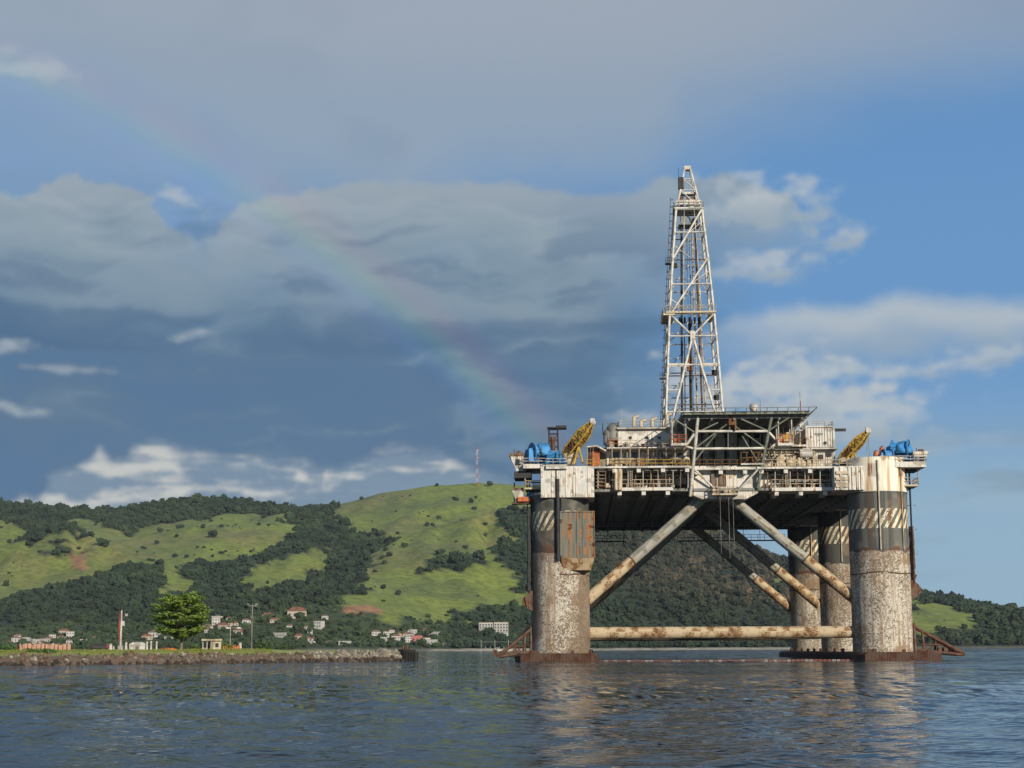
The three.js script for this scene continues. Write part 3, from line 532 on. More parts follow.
new Geo().box(-30.6, 30.6, DECK1 + .002, DECK1 + .25, -88, -4.4).mesh('main_deck', mat.grey, rig);
{
  // recess between walkways and hull: tanks, pipes, cable trays, lockers
  const r = mulberry(12), R = (a, b) => a + (b - a) * r();
  const pipes = new Geo(), boxes = new Geo(), tanks = new Geo(), lamps = new Geo(), posts = new Geo();
  for (const [p0, p1] of [[596, 688], [762, 834]]) {
    for (let k = 0; k < 15; k++) { const y = R(468.5, 486), a = R2(p0 + R(0, 30), y, R(3.2, 4.1)), b = R2(p1 - R(0, 30), y, 3.6); pipes.bar(a, V3(b.x, a.y, a.z), R(.06, .22), 6); }
    for (let k = 0; k < 44; k++) { const x = R(p0, p1 - 6), wd = R(1.5, 7), y1 = R(478, 486.6), w = R(2, 3.4); B(boxes, x, x + wd, y1 - R(3, 9), y1 + .5, w, w + R(.6, 1.4)); }
    for (let k = 0; k < 8; k++) { const a = R2(R(p0, p1), 486.5, 2.4); tanks.bar(a, V3(a.x, a.y + R(1.2, 2.6), a.z), R(.25, .7), 10); }
    for (let k = 0; k < 12; k++) { const a = R2(R(p0, p1), 489, R(-1.2, 3)); posts.bar(a, V3(a.x, DECK1, a.z), R(.06, .16), 5); }
    for (let x = p0 + 6; x < p1; x += 9) { const a = R2(x, 469, -1.5); lamps.box(a.x - .5, a.x + .5, a.y - .3, a.y + .05, a.z - .2, a.z + .2); }
  }
  pipes.pieces('pipe_run', mat.cream, rig); boxes.pieces('equipment_locker', mat.white, rig); tanks.pieces('gas_cylinder', mat.rustPlate, rig); posts.pieces('stanchion', mat.cream, rig); lamps.pieces('light_fitting', mat.pale, rig);
  // deck-edge stanchions, ladders and small fittings that crowd the front
  const tones = [mat.cream, mat.white, mat.rustPlate, mat.ochre];
  for (const [p0, p1] of [[598, 690], [760, 834]]) {
    for (let x = p0; x < p1; x += 7.5) { const st = new Geo().bar(R2(x, 488, -1.5), R2(x, 467, -1.5), .1, 5); st.mesh('stanchion', tones[(x * 7 | 0) % 3], rig); }
    for (let k = 0; k < 16; k++) { const x = R(p0, p1 - 5), g = new Geo(), wd = R(1.6, 4.5), hh = R(1.5, 5); B(g, x, x + wd, 487.5 - hh, 487.4, -1.0, R(-.2, .8)); g.mesh('equipment_locker', tones[k % 4], rig); }
    for (let k = 0; k < 9; k++) { const x = R(p0, p1 - 8), g = new Geo(), wd = R(3, 9), y = R(469, 474); B(g, x, x + wd, y, y + R(1, 2.6), .2, 1.4); g.mesh('duct', tones[k % 2], rig); }
    for (let k = 0; k < 8; k++) { const y = R(469, 482), a = R2(p0 + R(0, 20), y, R(-.8, 1.5)), b = R2(p1 - R(0, 20), y, 0); new Geo().bar(a, V3(b.x, a.y, a.z), R(.06, .14), 5).mesh('pipe_run', tones[k % 3], rig); }
    const ld = new Geo(), lx = mix(p0, p1, .36); for (const d of [-1.1, 1.1]) ld.bar(R2(lx + d, 487, -1.7), R2(lx + d, 467, -1.7), .07, 4); for (let y = 468; y < 487; y += 1.8) ld.bar(R2(lx - 1.1, y, -1.7), R2(lx + 1.1, y, -1.7), .05, 4); ld.mesh('ladder', mat.cream, rig);
  }
  // big vertical pipes at the left end
  const vp = new Geo(); for (const [x, q] of [[616, .3], [620, .42]]) { const a = R2(x, 490, -2.0), b = R2(x, 458, -2.0); vp.bar(a, b, q, 8); } vp.pieces('vertical_pipe', mat.cream, rig);
  const st = new Geo(); B(st, 597, 604, 478, 488.5, -1, 2); for (let k = 0; k < 5; k++) B(st, 596, 606, 471 + k * 3.6, 472 + k * 3.6, -1.6, .6); st.mesh('stair_flight', mat.rustPlate, rig);
  // white hull wall strips that show behind the walkways
  const ww = new Geo(); B(ww, 628, 646, 477, 487, 4.1, 4.4); B(ww, 650, 672, 470, 486, 4.15, 4.4); B(ww, 762, 835, 468, 489, 4.1, 4.4); B(ww, 760, 771, 474, 491, 1, 4.4); ww.pieces('hull_wall_panel', mat.white, rig);
}
// anchor racks at the foot of the front columns
for (const s of [-1, 1]) {
  const g = new Geo(), cx = s * CU, P = (x, y, z) => V3(cx + s * (x > 5.5 ? 5.5 + (x - 5.5) * (s > 0 ? 1.05 : .7) : x), y, z);
  for (const z of [-1.2, .2, 1.5]) { g.bar(P(4.6, 6.1 - z * .2, z), P(12.8, 1.0, z * 1.4), .3, 7); }
  g.bar(P(5.2, 1.6, 2.2), P(12.6, .8, 2.2), .26, 6).bar(P(5.2, 1.6, -2), P(12.6, .8, -2), .26, 6).bar(P(12.7, .9, -2.2), P(12.7, .9, 2.4), .3, 6).bar(P(9, .6, -2), P(9, 3.4, -1), .22, 6).bar(P(9, .6, 2), P(9, 3.2, 1.4), .22, 6).bar(P(6.6, .6, 2), P(6.4, 4.8, 1.6), .24, 6).bar(P(5.1, 1, 2.3), P(5.1, 6.2, 1.4), .24, 6).bar(P(6.6, .8, 2), P(9, 3.2, 1.4), .16, 5).bar(P(6, 2.6, 2), P(10.4, 2.4, 1.6), .16, 5);
  for (let k = 0; k < 6; k++) g.box(...(s > 0 ? [cx + 6 + k, cx + 6.6 + k] : [cx - 6.6 - k, cx - 6 - k]), .8, 1.5 + rr(0, .7), rr(-1, 1), rr(1.2, 2));
  g.mesh('anchor_rack', mat.rust, rig);
}
// column-top platforms with rails (winch decks) and hanging balconies
function platform(px0, px1, py, w0, w1, rl = mat.white, th = .75) {
  const a = R2(px0, py, w0), b = R2(px1, py, w0), o = new Geo().box(a.x, b.x, a.y - th, a.y, -w1, -w0).mesh('winch_platform', mat.white, rig);
  new Geo().rail(a.clone(), b.clone(), 1.0, .07, 1.4).rail(a.clone(), V3(a.x, a.y, -w1), 1, .07, 1.6).rail(b.clone(), V3(b.x, b.y, -w1), 1, .07, 1.6).mesh('railing', rl, o); return o;
}
platform(523, 546, 464, -4.5, 5, mat.cream); platform(546, 567, 464.5, -6, -3.2, mat.white); platform(880, 926, 461.8, -4.5, 6, mat.white, .95); platform(860, 884, 463.5, -3.5, 2, mat.rust, .4);
{
  for (const [x0, x1, y, w0, w1, mt] of [[525, 541, 487.5, -3, 3, mat.yellow], [903, 918.5, 484.5, -3, 2, mat.cream]]) {
    const a = R2(x0, y, w0), b = R2(x1, y, w0), o = new Geo().box(a.x, b.x, a.y - .3, a.y, -w1, -w0).bar(V3(x0 < 700 ? a.x + .5 : b.x - .5, a.y - .2, 0), V3(x0 < 700 ? b.x + 1 : a.x - 1, a.y - 2, 0), .14, 5).mesh('balcony', mat.cream, rig);
    new Geo().rail(a, b, 1.2, .075, 1.2).rail(a, V3(a.x, a.y, -w1), 1.2, .07, 1.4).rail(b, V3(b.x, b.y, -w1), 1.2, .07, 1.4).mesh('railing', mt, o);
    const ps = new Geo(); for (const p of [a, b]) ps.bar(p.clone().setZ(-w0 - .2), V3(p.x, 34, -w0 - .2), .12, 5); ps.pieces('hanger', mat.white, o);
  }
  const db = new Geo(); B(db, 514, 531, 471.5, 478, -3, 3); B(db, 904, 906.5, 466, 482, -2.4, -1.8); B(db, 906, 917, 468, 471, -2, 2); db.pieces('cabin_base', mat.dark, rig);
}

// control cabins on the winch decks: walls flare outward to the roof
function cabin(px0, px1, py0, py1, w0, w1, lean, roofMat, label) {
  const o = rigThing('winch_cabin', label, 'cabin'), a = R2(px0, py1, w0), b = R2(px1, py0, w0);
  const t = lean; const g = new Geo().hexa([V3(a.x + Math.max(0, -t), a.y, -w0 - .3), V3(b.x - Math.max(0, t), a.y, -w0 - .3), V3(b.x - Math.max(0, t), a.y, -w1), V3(a.x + Math.max(0, -t), a.y, -w1), V3(a.x, b.y, -w0), V3(b.x, b.y, -w0), V3(b.x, b.y, -w1), V3(a.x, b.y, -w1)]);
  g.mesh('wall', mat.white, o);
  const wn = meshOf('window', new Geo().box(mix(a.x, b.x, .42), mix(a.x, b.x, .72), mix(a.y, b.y, .42), mix(a.y, b.y, .8), -w0 - .25, -w0 + .04).geometry(), mat.glass, o);
  new Geo().box(a.x - .15, b.x + .15, b.y + .002, b.y + .55, -w1 - .1, -w0 + .15).mesh('roof', roofMat, o);
  const k = new Geo(); k.bar(V3(mix(a.x, b.x, .3), b.y + .55, -w0 - 1), V3(mix(a.x, b.x, .3), b.y + 1.3, -w0 - 1), .07, 5).box(mix(a.x, b.x, .45), mix(a.x, b.x, .8), b.y + .55, b.y + 1.0, -w0 - 1.4, -w0 - .6); k.mesh('roof_vent', mat.rust, o);
  return o;
}
cabin(510, 523.5, 456, 471, -3.5, 1.5, -1.1, mat.rustPlate, 'white flared control cabin with rusty red roof by the left blue winch');
cabin(914.5, 927.5, 454.5, 467, -4.2, .5, .9, mat.white, 'white flared control cabin beside the big blue winch on the right column');

// blue anchor winches
function winch(px, py, w, s, turn, label) {
  const p = R2(px, py, w), q = toWorld(p.x, p.y, w), o = thing('anchor_winch', label, 'winch', [q.x, q.y, q.z], turn - TH, 'blue anchor winches'), R = 1.75 * s;
  const ax = V3(1, 0, 0), c = V3(0, R + .15, 0), g = new Geo().bar(c.clone().addScaledVector(ax, -1.3 * s), c.clone().addScaledVector(ax, 1.3 * s), R * .72, 20); g.mesh('drum', mat.blue, o);
  for (const k of [-1.35, 1.35]) { const f = new Geo().bar(c.clone().addScaledVector(ax, (k - .12) * s), c.clone().addScaledVector(ax, (k + .12) * s), R, 24).mesh('flange', mat.blue, o); const sp = new Geo(); for (let a = 0; a < 6; a++) { const e = V3(0, Math.cos(a * 1.047), Math.sin(a * 1.047)); sp.bar(c.clone().addScaledVector(ax, (k + Math.sign(k) * .16) * s), c.clone().addScaledVector(ax, (k + Math.sign(k) * .16) * s).addScaledVector(e, R * .92), .1 * s, 5); } sp.mesh('spoke', mat.dark, f); }
  new Geo().hexa([V3(-2.6 * s, 0, 1.2 * s), V3(-1.55 * s, 0, 1.2 * s), V3(-1.55 * s, 0, -1.4 * s), V3(-2.6 * s, 0, -1.4 * s), V3(-2.3 * s, 2.4 * s, .6 * s), V3(-1.55 * s, 2.7 * s, .6 * s), V3(-1.55 * s, 2.7 * s, -.8 * s), V3(-2.3 * s, 2.4 * s, -.8 * s)]).mesh('gearbox', mat.blue, o);
  new Geo().bar(V3(1.6 * s, 1.0 * s, .2), V3(3.1 * s, 1.0 * s, .2), .62 * s, 14).mesh('motor', mat.blue, o);
  if (s > .8) { const tg = new THREE.SphereGeometry(1, 40, 22, 0, 6.283, 0, 1.75), P = tg.attributes.position; for (let k = 0; k < P.count; k++) { const x = P.getX(k), y = P.getY(k), z = P.getZ(k), fold = 1 + .16 * (2 * vnoise(x * 3 + px, z * 3 + y * 2.2) - 1) + .07 * (2 * vnoise(Math.atan2(z, x) * 4.5 + 40, y * 2 + px) - 1), sq = q => Math.sign(q) * Math.pow(Math.abs(q), .75); P.setXYZ(k, sq(x) * 1.55 * s * fold + .35 * s, Math.max(-.2, y) * 1.85 * R / 1.75 * fold + .9 * R, sq(z) * 1.75 * s * fold - .15 * s); } tg.computeVertexNormals(); meshOf('tarpaulin_cover', tg, mat.blue, o); }
  new Geo().box(-2.9 * s, 3.3 * s, -.02, .22, -1.7 * s, 1.7 * s).mesh('skid', mat.blue, o); return o;
}
winch(539, 463.3, -1.5, .98, .5, 'large blue anchor winch with round spoked flange on left column top');
winch(554.5, 463.8, -4.4, .62, -.4, 'smaller blue anchor winch beside the dark frame on left column');
winch(901, 461, -1.6, 1.02, -.35, 'large blue anchor winch beside the white cabin on right column');
winch(887.5, 461, -3, .55, .3, 'smaller blue anchor winch beside the orange-topped drums on right column');
for (const [px, w, h, lab] of [[876.5, -2.5, 2.1, 'blue machine stand with orange cap, farther one from the white cabin'], [882.5, -1, 2.8, 'taller blue machine stand with orange cap next to the small winch']]) {
  const p = R2(px, 463.4, w), q = toWorld(p.x, p.y, w), o = thing('capped_stand', lab, 'machine', [q.x, q.y, q.z], -TH, 'orange-capped stands');
  new Geo().box(-.45, .45, 0, h * .62, -.4, .4).bar(V3(0, h * .5, .3), V3(.5, h * .3, .5), .12, 6).mesh('body', mat.blue, o); new Geo().bar(V3(0, h * .62, 0), V3(0, h * 1.0, 0), .52, 12, .4).mesh('cap', mat.orange, o); new Geo().bar(V3(0, h, 0), V3(0, h * 1.08, 0), .2, 8).mesh('valve', mat.rust, o);
}
// dark floodlight tower behind the left winch
{
  const o = rigThing('floodlight_frame', 'dark steel frame tower with flat top platform beside left blue winch', 'frame tower'), w = 1, g = new Geo();
  const b = [R2(549, 464, w), R2(558.5, 464, w)], t = [R2(549, 428.5, w), R2(557.5, 428.5, w)];
  for (const dz of [0, -1.6]) for (let k = 0; k < 2; k++) g.bar(V3(b[k].x, b[k].y, b[k].z + dz), V3(t[k].x, t[k].y, t[k].z + dz), .14, 5);
  for (const f of [.3, .5, .68, .86, 1]) for (const dz of [0, -1.6]) g.bar(b[0].clone().lerp(t[0], f).add(V3(0, 0, dz)), b[1].clone().lerp(t[1], f).add(V3(0, 0, dz)), .09, 4);
  g.bar(b[0].clone().lerp(t[0], .3), b[1].clone().lerp(t[1], .86), .07, 4); g.mesh('frame', mat.dark, o);
  const p = R2(566.5, 428, w); new Geo().box(t[0].x - .3, p.x, t[0].y, t[0].y + .25, -w - 2, -w + .3).box(t[1].x - .3, p.x, t[0].y + .252, t[0].y + .5, -w - 1.2, -w + .2).mesh('top_platform', mat.dark, o);
  const l = R2(553, 450, w); new Geo().bar(l, V3(l.x, l.y + 2.4, l.z), .45, 10).mesh('rusty_tank', mat.rust, o);
}
// cranes with boxed lattice booms resting up to the right
function crane(base, tip, w0, w1, wid, label) {
  const o = rigThing('deck_crane', label, 'crane'), a = R2(...base, w0), b = R2(...tip, w1), d = b.clone().sub(a), L = d.length(); d.normalize();
  const side = V3().crossVectors(d, V3(0, 1, 0)).normalize(), nrm = V3().crossVectors(side, d).normalize();
  const P = (t, i, j) => { const q = t < .18 ? mix(.45, 1, t / .18) : t > .72 ? mix(1, .3, (t - .72) / .28) : 1; return a.clone().addScaledVector(d, L * t).addScaledVector(side, i * wid * q).addScaledVector(nrm, j * wid * q); };
  const ch = new Geo(), N = 9; for (const i of [-1, 1]) for (const j of [-1, 1]) for (let k = 0; k < N; k++) ch.bar(P(k / N, i, j), P((k + 1) / N, i, j), .17, 5);
  const boom = ch.mesh('boom', mat.yellow, o), lc = new Geo();
  for (let k = 0; k < N; k++) { const t = k / N, u = (k + 1) / N, s = k % 2 ? 1 : -1; for (const j of [-1, 1]) { lc.bar(P(t, -s, j), P(u, s, j), .1, 4).bar(P(t, j, -s), P(u, j, s), .1, 4).bar(P(t, -1, j), P(t, 1, j), .09, 4).bar(P(t, j, -1), P(t, j, 1), .09, 4); } }
  lc.mesh('lacing', mat.ochre, boom);
  const pg = new Geo(); for (const [t0, t1, j0, j1] of [[.46, .74, -.96, -.09], [.46, .74, .09, .96], [.745, .93, -.96, -.09], [.745, .93, .09, .96], [.03, .2, -.92, .92]]) pg.hexa([P(t0, 1.04, j0), P(t1, 1.04, j0), P(t1, -.9, j0), P(t0, -.9, j0), P(t0, 1.04, j1), P(t1, 1.04, j1), P(t1, -.9, j1), P(t0, -.9, j1)]); pg.pieces('box_section', mat.yellow, boom);
  const hd = new Geo().bar(P(1, -1.2, 0), P(1, 1.2, 0), .5, 10).box(b.x - .4, b.x + .4, b.y - .2, b.y + .7, b.z - .4, b.z + .4); hd.mesh('boom_head', mat.pale, boom);
  const dr = new Geo(); for (const t of [.28, .36]) dr.bar(P(t, -1, .2), P(t, 1, .2), wid * .95, 12); dr.pieces('hoist_drum', mat.rust, o);
  const f = DECK1 + .2; new Geo().bar(V3(a.x + 1, f, a.z), V3(a.x + 1, a.y + .6, a.z), 1.15, 16).bar(V3(a.x + 1, a.y, a.z), V3(a.x + 1, a.y + .8, a.z), 1.5, 16).mesh('pedestal', mat.cream, o);
  const sup = P(.42, 0, -1); new Geo().bar(V3(sup.x - .8, f, sup.z), sup, .2, 6).bar(V3(sup.x + .8, f, sup.z), sup, .2, 6).mesh('boom_rest', mat.yellow, o);
  const wr = new Geo().bar(b, V3(b.x + .1, f + .4, b.z), .05, 4).bar(b, V3(b.x - .5, f + 1.2, b.z), .04, 4); wr.pieces('hoist_wire', mat.steel, o); return o;
}
crane([564, 458.5], [592.5, 422.5], .5, -3.5, .82, 'yellow rusty lattice crane boom raised beside the dark frame tower');
crane([839, 463], [868, 431.5], 3, 0, .68, 'weathered brown-yellow crane boom beside the white ribbed container');

// ---------------------------------------------------------------- deckhouses
const ribbed = (g, px0, px1, py0, py1, w, n, d = .16) => { for (let k = 0; k < n; k++) { const x = mix(px0, px1, (k + .5) / n); B(g, x - (px1 - px0) / n * .25, x + (px1 - px0) / n * .25, py0, py1, w - d, w); } return g; };
const roofRail = (o, px0, px1, py, w0, w1, m, name = 'railing', h = 1.15) => { const a = R2(px0, py, w0), b = R2(px1, py, w0); return new Geo().rail(a, b, h, .065, 1.5).rail(a, V3(a.x, a.y, -w1), h, .065, 2).rail(b, V3(b.x, b.y, -w1), h, .065, 2).mesh(name, m, o); };
{
  const o = rigThing('deckhouse', 'two-storey white deckhouse with round ports beside the helideck', 'deckhouse');
  const g = new Geo(); B(g, 607, 690, 448.5, 467, 5, 24); g.mesh('lower_wall', mat.white, o);
  const u = new Geo(); B(u, 618.5, 676, 429, 446.6, 4.2, 22); u.mesh('upper_wall', mat.white, o);
  const fl = new Geo(); B(fl, 607, 690, 446.7, 448.4, 1.8, 24); fl.mesh('gallery_floor', mat.white, o);
  const rf = new Geo(); B(rf, 617, 678, 427.2, 428.9, 3.4, 22.5); rf.mesh('roof', mat.cream, o); roofRail(o, 619, 676, 427.2, 3.6, 22, mat.cream);
  const gr = R2(609, 446.7, 1.9), gl = R2(618, 446.7, 1.9); new Geo().rail(gr, gl, 1.2, .08, 1).rail(gr, V3(gr.x, gr.y, -8), 1.2, .08, 1.5).mesh('end_railing', mat.orange, o);
  { const a = R2(618.2, 446.7, 1.9), b = R2(690, 446.7, 1.9); new Geo().rail(a, b, 1.15, .07, 1.5).mesh('gallery_railing', mat.cream, o); for (let x = 612; x < 690; x += 9) new Geo().bar(R2(x, 466.4, 2), R2(x, 448.4, 2), .1, 5).mesh('gallery_post', mat.cream, o); const r = mulberry(31); for (let k = 0; k < 14; k++) { const g = new Geo(), x = 620 + r() * 64, w = 1.5 + r() * 4, h = 1.5 + r() * 4; B(g, x, x + w, 446.6 - h, 446.6, 2.4, 3.6); g.mesh('deck_box', [mat.cream, mat.rustPlate, mat.white][k % 3], o); } }
  for (const x of [630, 646.5, 659]) { const p = R2(x, 438, 4.2); const m = new Geo().bar(p.clone().add(V3(0, 0, -.3)), p.clone().add(V3(0, 0, .06)), .34, 14).mesh('port', mat.glass, o); m.add(meshOf('rim', new THREE.TorusGeometry(.36, .07, 6, 16).translate(p.x, p.y, p.z + .06), mat.white, m)); }
  for (const [x0, x1, y0, y1] of [[624, 628, 453, 465.5], [655, 659, 453, 465.5], [668, 672, 454, 465.5]]) { const d = new Geo(); B(d, x0, x1, y0, y1, 4.94, 5); d.mesh('door', mat.grey, o); }
  for (const [x0, x1, y0, y1] of [[612, 619, 452, 458], [632, 637, 452, 457], [661, 666, 453, 458], [678, 684, 453, 458]]) { const d = new Geo(); B(d, x0, x1, y0, y1, 4.93, 5); d.mesh('window', mat.glass, o); }
  const sg = new Geo(); B(sg, 640.5, 649, 453.6, 457.4, 4.8, 4.9); sg.mesh('sign_board', mat.pale, o);
  const pipes = new Geo(); for (const [y, q] of [[450, .12], [451.6, .08], [459, .07], [463, .16]]) { const a = R2(612, y, 4.5), b = R2(688, y, 4.5); pipes.bar(a, b, q, 6); } for (const x of [627, 643, 653, 664, 675]) { const a = R2(x, 466, 3.2), b = R2(x, 448, 3.2); pipes.bar(a, b, .1, 5); } pipes.pieces('pipe_run', mat.cream, o);
  const bx = new Geo(), r = mulberry(4); for (let k = 0; k < 30; k++) { const x = 612 + r() * 72, wd = 1.5 + r() * 5; B(bx, x, x + wd, 466.5 - 2 - r() * 7, 467, 2 + r() * 2, 4.2); } bx.pieces('deck_box', mat.rustPlate, o);
  const tp = new Geo(); for (const [x, y, hh] of [[634, 427, 1.8], [641, 427, 1.1], [652, 427, 1.4], [667, 427, 2.2]]) { const a = R2(x, y, 9); tp.bar(a, V3(a.x, a.y + hh, a.z), .35, 8).bar(V3(a.x, a.y + hh, a.z), V3(a.x + .9, a.y + hh + .2, a.z), .3, 8); } tp.mesh('roof_vent', mat.cream, o);
  const an = R2(621.5, 427, 6); new Geo().bar(an, V3(an.x, an.y + 3.2, an.z), .05, 4).bar(V3(an.x - .5, an.y + 2.1, an.z), V3(an.x + .5, an.y + 2.1, an.z), .04, 4).mesh('whip_antenna', mat.pale, o);
}
{
  const o = rigThing('ventilation_unit', 'grey rounded ventilation ducts at the open end of the deckhouse gallery', 'ventilation');
  const bs = new Geo(); B(bs, 606, 618, 430, 446, 6, 12); bs.mesh('housing', mat.grey, o);
  for (const [x, y, q] of [[608, 434, .9], [613, 430, 1.15], [610, 440, .8]]) { const a = R2(x, y, 5); new Geo().bar(V3(a.x, a.y - 2, a.z), a, q, 12).add(new THREE.SphereGeometry(q * 1.05, 14, 10).translate(a.x, a.y, a.z)).mesh('duct', mat.grey, o); }
  roofRail(o, 603, 618, 429.5, 4.4, 11, mat.grey);
}
{
  const o = rigThing('winch_shelter', 'small dark roofed shelter with orange machine behind yellow rails', 'shelter');
  const rf = new Geo(), a = R2(587, 446, .5), b = R2(606, 450, .5), m = R2(597, 445, .5); rf.hexa([V3(a.x, a.y - .2, -5), V3(m.x, m.y - .2, -.5), V3(m.x, m.y - .2, -5), V3(a.x, a.y - .2, -5.2), V3(a.x, a.y, -.5), V3(m.x, m.y, -.5), V3(m.x, m.y, -5), V3(a.x, a.y, -5)]);
  const r2 = new Geo().hexa([V3(a.x, a.y - .25, -.5), V3(m.x, m.y - .25, -.5), V3(m.x, m.y - .25, -6), V3(a.x, a.y - .25, -6), V3(a.x, a.y, -.5), V3(m.x, m.y, -.5), V3(m.x, m.y, -6), V3(a.x, a.y, -6)]).hexa([V3(m.x + .002, m.y - .3, -.5), V3(b.x, b.y - .25, -.5), V3(b.x, b.y - .25, -6), V3(m.x + .002, m.y - .3, -6), V3(m.x + .002, m.y, -.5), V3(b.x, b.y, -.5), V3(b.x, b.y, -6), V3(m.x + .002, m.y, -6)]); r2.mesh('roof', mat.white, o);
  const bk = new Geo(); B(bk, 587, 606, 448, 466.5, 5.4, 5.9); B(bk, 587, 588, 448, 466.5, .6, 5.4); bk.mesh('back_wall', mat.grey, o);
  const ps = new Geo(); for (const x of [588, 606]) { const p = R2(x, 466, .7), q = R2(x, 450, .7); ps.bar(p, q, .1, 5); } ps.pieces('post', mat.dark, o);
  const mc = new Geo(); B(mc, 592.5, 599.5, 453, 466, 1.5, 3.4); const mp = R2(596, 452.5, 2.4); mc.bar(V3(mp.x - .7, mp.y, mp.z), V3(mp.x + .7, mp.y, mp.z), .6, 12); mc.mesh('orange_machine', mat.orange, o);
  const tk = new Geo(), tq = R2(590.5, 466, 2); tk.bar(tq, V3(tq.x, tq.y + 2.4, tq.z), .4, 10); tk.mesh('bottle', mat.rust, o);
}
{
  const o = rigThing('mud_house', 'long pale deckhouse cluttered with pipes under the white ribbed container', 'deckhouse');
  const g = new Geo(); B(g, 762, 835, 449.5, 467, 3.6, 22); g.mesh('wall', mat.white, o);
  const r1 = new Geo(); ribbed(r1, 816, 834.5, 451, 466, 3.6, 8); r1.pieces('rib', mat.white, o);
  const fl = new Geo(); B(fl, 762, 838, 447.8, 449.4, 2.2, 22); fl.mesh('roof', mat.white, o); roofRail(o, 772, 806, 447.8, 2.4, 12, mat.cream);
  const cl = new Geo(), r = mulberry(8); for (let k = 0; k < 34; k++) { const x = 764 + r() * 50, wd = 1 + r() * 4; B(cl, x, x + wd, 465.8 - 2 - r() * 10, 466, 1 + r() * 1.6, 3.4); } cl.pieces('deck_box', mat.cream, o);
  const pp = new Geo(); for (let k = 0; k < 10; k++) { const x = 762 + r() * 56, a = R2(x, 466, 2.9), b = R2(x + (r() - .5) * 8, 450, 2.9); pp.bar(a, b, .07 + r() * .1, 5); } for (const y of [452, 455, 459.5]) pp.bar(R2(764, y, 3.2), R2(816, y, 3.2), .12, 6); pp.pieces('pipe_run', mat.cream, o);
  const ld = new Geo(); for (const [x, y] of [[799.5, 453], [801, 459], [821, 457], [829, 454]]) { const p = R2(x, y, 3.3); ld.box(p.x - .4, p.x + .4, p.y - .4, p.y + .4, p.z - .2, p.z + .2); } ld.pieces('lamp_box', mat.dark, o);
  const bn = new Geo(), bp = R2(806.5, 453.5, 1.6); bn.bar(V3(bp.x - 1.2, bp.y, bp.z), V3(bp.x + 1.0, bp.y, bp.z), .75, 12); bn.mesh('white_tank', mat.pale, o);
}
{
  const o = rigThing('cargo_container', 'white vertically ribbed container with faint nameplate on upper deck', 'container');
  const g = new Geo(); B(g, 806.5, 834, 427, 447.7, 3, 14); g.mesh('shell', mat.white, o);
  const rb = new Geo(); ribbed(rb, 808, 833, 428, 447, 3, 9, .14); rb.pieces('rib', mat.white, o);
  const fr = new Geo(); for (const [a, b, c, d] of [[806, 807.4, 425.6, 447.6], [833.2, 834.6, 425.6, 447.6], [807.5, 833.1, 425.6, 427.4]]) B(fr, a, b, c, d, 2.7, 3.2); fr.mesh('corner_frame', mat.pale, o);
  const np = new Geo(); B(np, 815, 823, 433, 434.8, 2.78, 2.85); np.mesh('nameplate', mat.grey, o); const lm = new Geo(); B(lm, 824.5, 826.5, 441.5, 443.5, 2.6, 2.85); lm.mesh('socket_box', mat.dark, o);
  const jb = new Geo(), j = R2(834.5, 429, 4), j2 = R2(846, 430.6, 4); jb.box(j.x, j2.x, j2.y - .1, j2.y + .4, j.z - .4, j.z); jb.mesh('davit_arm', mat.dark, o);
  roofRail(o, 808, 833, 425.6, 3.4, 13, mat.pale, 'roof_rail', .8);
}
{
  const o = rigThing('wireless_shack', 'cream open-framed shack beside the ribbed container under helideck corner', 'shack');
  const g = new Geo(); B(g, 779, 794, 432, 444.5, 2.6, 8); g.mesh('wall', mat.cream, o); const w = new Geo(); B(w, 784, 791, 433.5, 439, 2.5, 2.6); w.mesh('window', mat.yellow, o);
  const f = new Geo(); B(f, 777, 806, 444.6, 446.6, 1.4, 8); f.mesh('floor', mat.white, o); const ps = new Geo(); for (const [x, y] of [[779, 428], [783, 426], [793.5, 424], [800, 432]]) ps.bar(R2(x, 445, 1.8), R2(x, y, 1.8), .14, 5); ps.pieces('post', mat.cream, o);
  const sd = new Geo(); B(sd, 795.5, 806, 430, 444, 6, 9); sd.mesh('side_screen', mat.white, o); roofRail(o, 795, 806, 444.6, 1.6, 5, mat.rust);
}
{
  const o = rigThing('quarters_block', 'white quarters block with two rows of windows behind the helideck truss', 'deckhouse');
  const g = new Geo(); B(g, 676, 778, 427, 467, 14.5, 24); g.mesh('wall', mat.white, o); const rf = new Geo(); B(rf, 675, 779, 425.6, 426.9, 14.2, 24.2); rf.mesh('roof', mat.white, o);
  for (let k = 0; k < 5; k++) for (const y of [433, 452]) { const w = new Geo(), x = 694 + k * 15; B(w, x, x + 5, y, y + 5, 14.42, 14.5); w.mesh('window', mat.glass, o); }
  const pp = new Geo(); for (let k = 0; k < 7; k++) { const x = 690 + k * 12; pp.bar(R2(x, 466, 13.8), R2(x, 428, 13.8), .16, 6); } pp.pieces('drain_pipe', mat.dark, o); roofRail(o, 678, 776, 425.6, 14.6, 23, mat.cream);
}
// drill floor house under the derrick
{
  const o = rigThing('drill_floor', 'dark clad drill floor house carrying the derrick', 'substructure');
  new Geo().box(-14, 13, DECK1 + .26, 40.4, -52, -25).mesh('cladding', mat.grey, o); const s = new Geo(); for (let k = 0; k < 7; k++) s.box(-13 + k * 4.1, -12.5 + k * 4.1, DECK1 + .26, 40.3, -24.98, -24.6); s.pieces('wall_post', mat.white, o);
  new Geo().box(-14.4, 13.4, 40.402, 40.7, -52.4, -24.6).mesh('floor', mat.rustPlate, o);
}
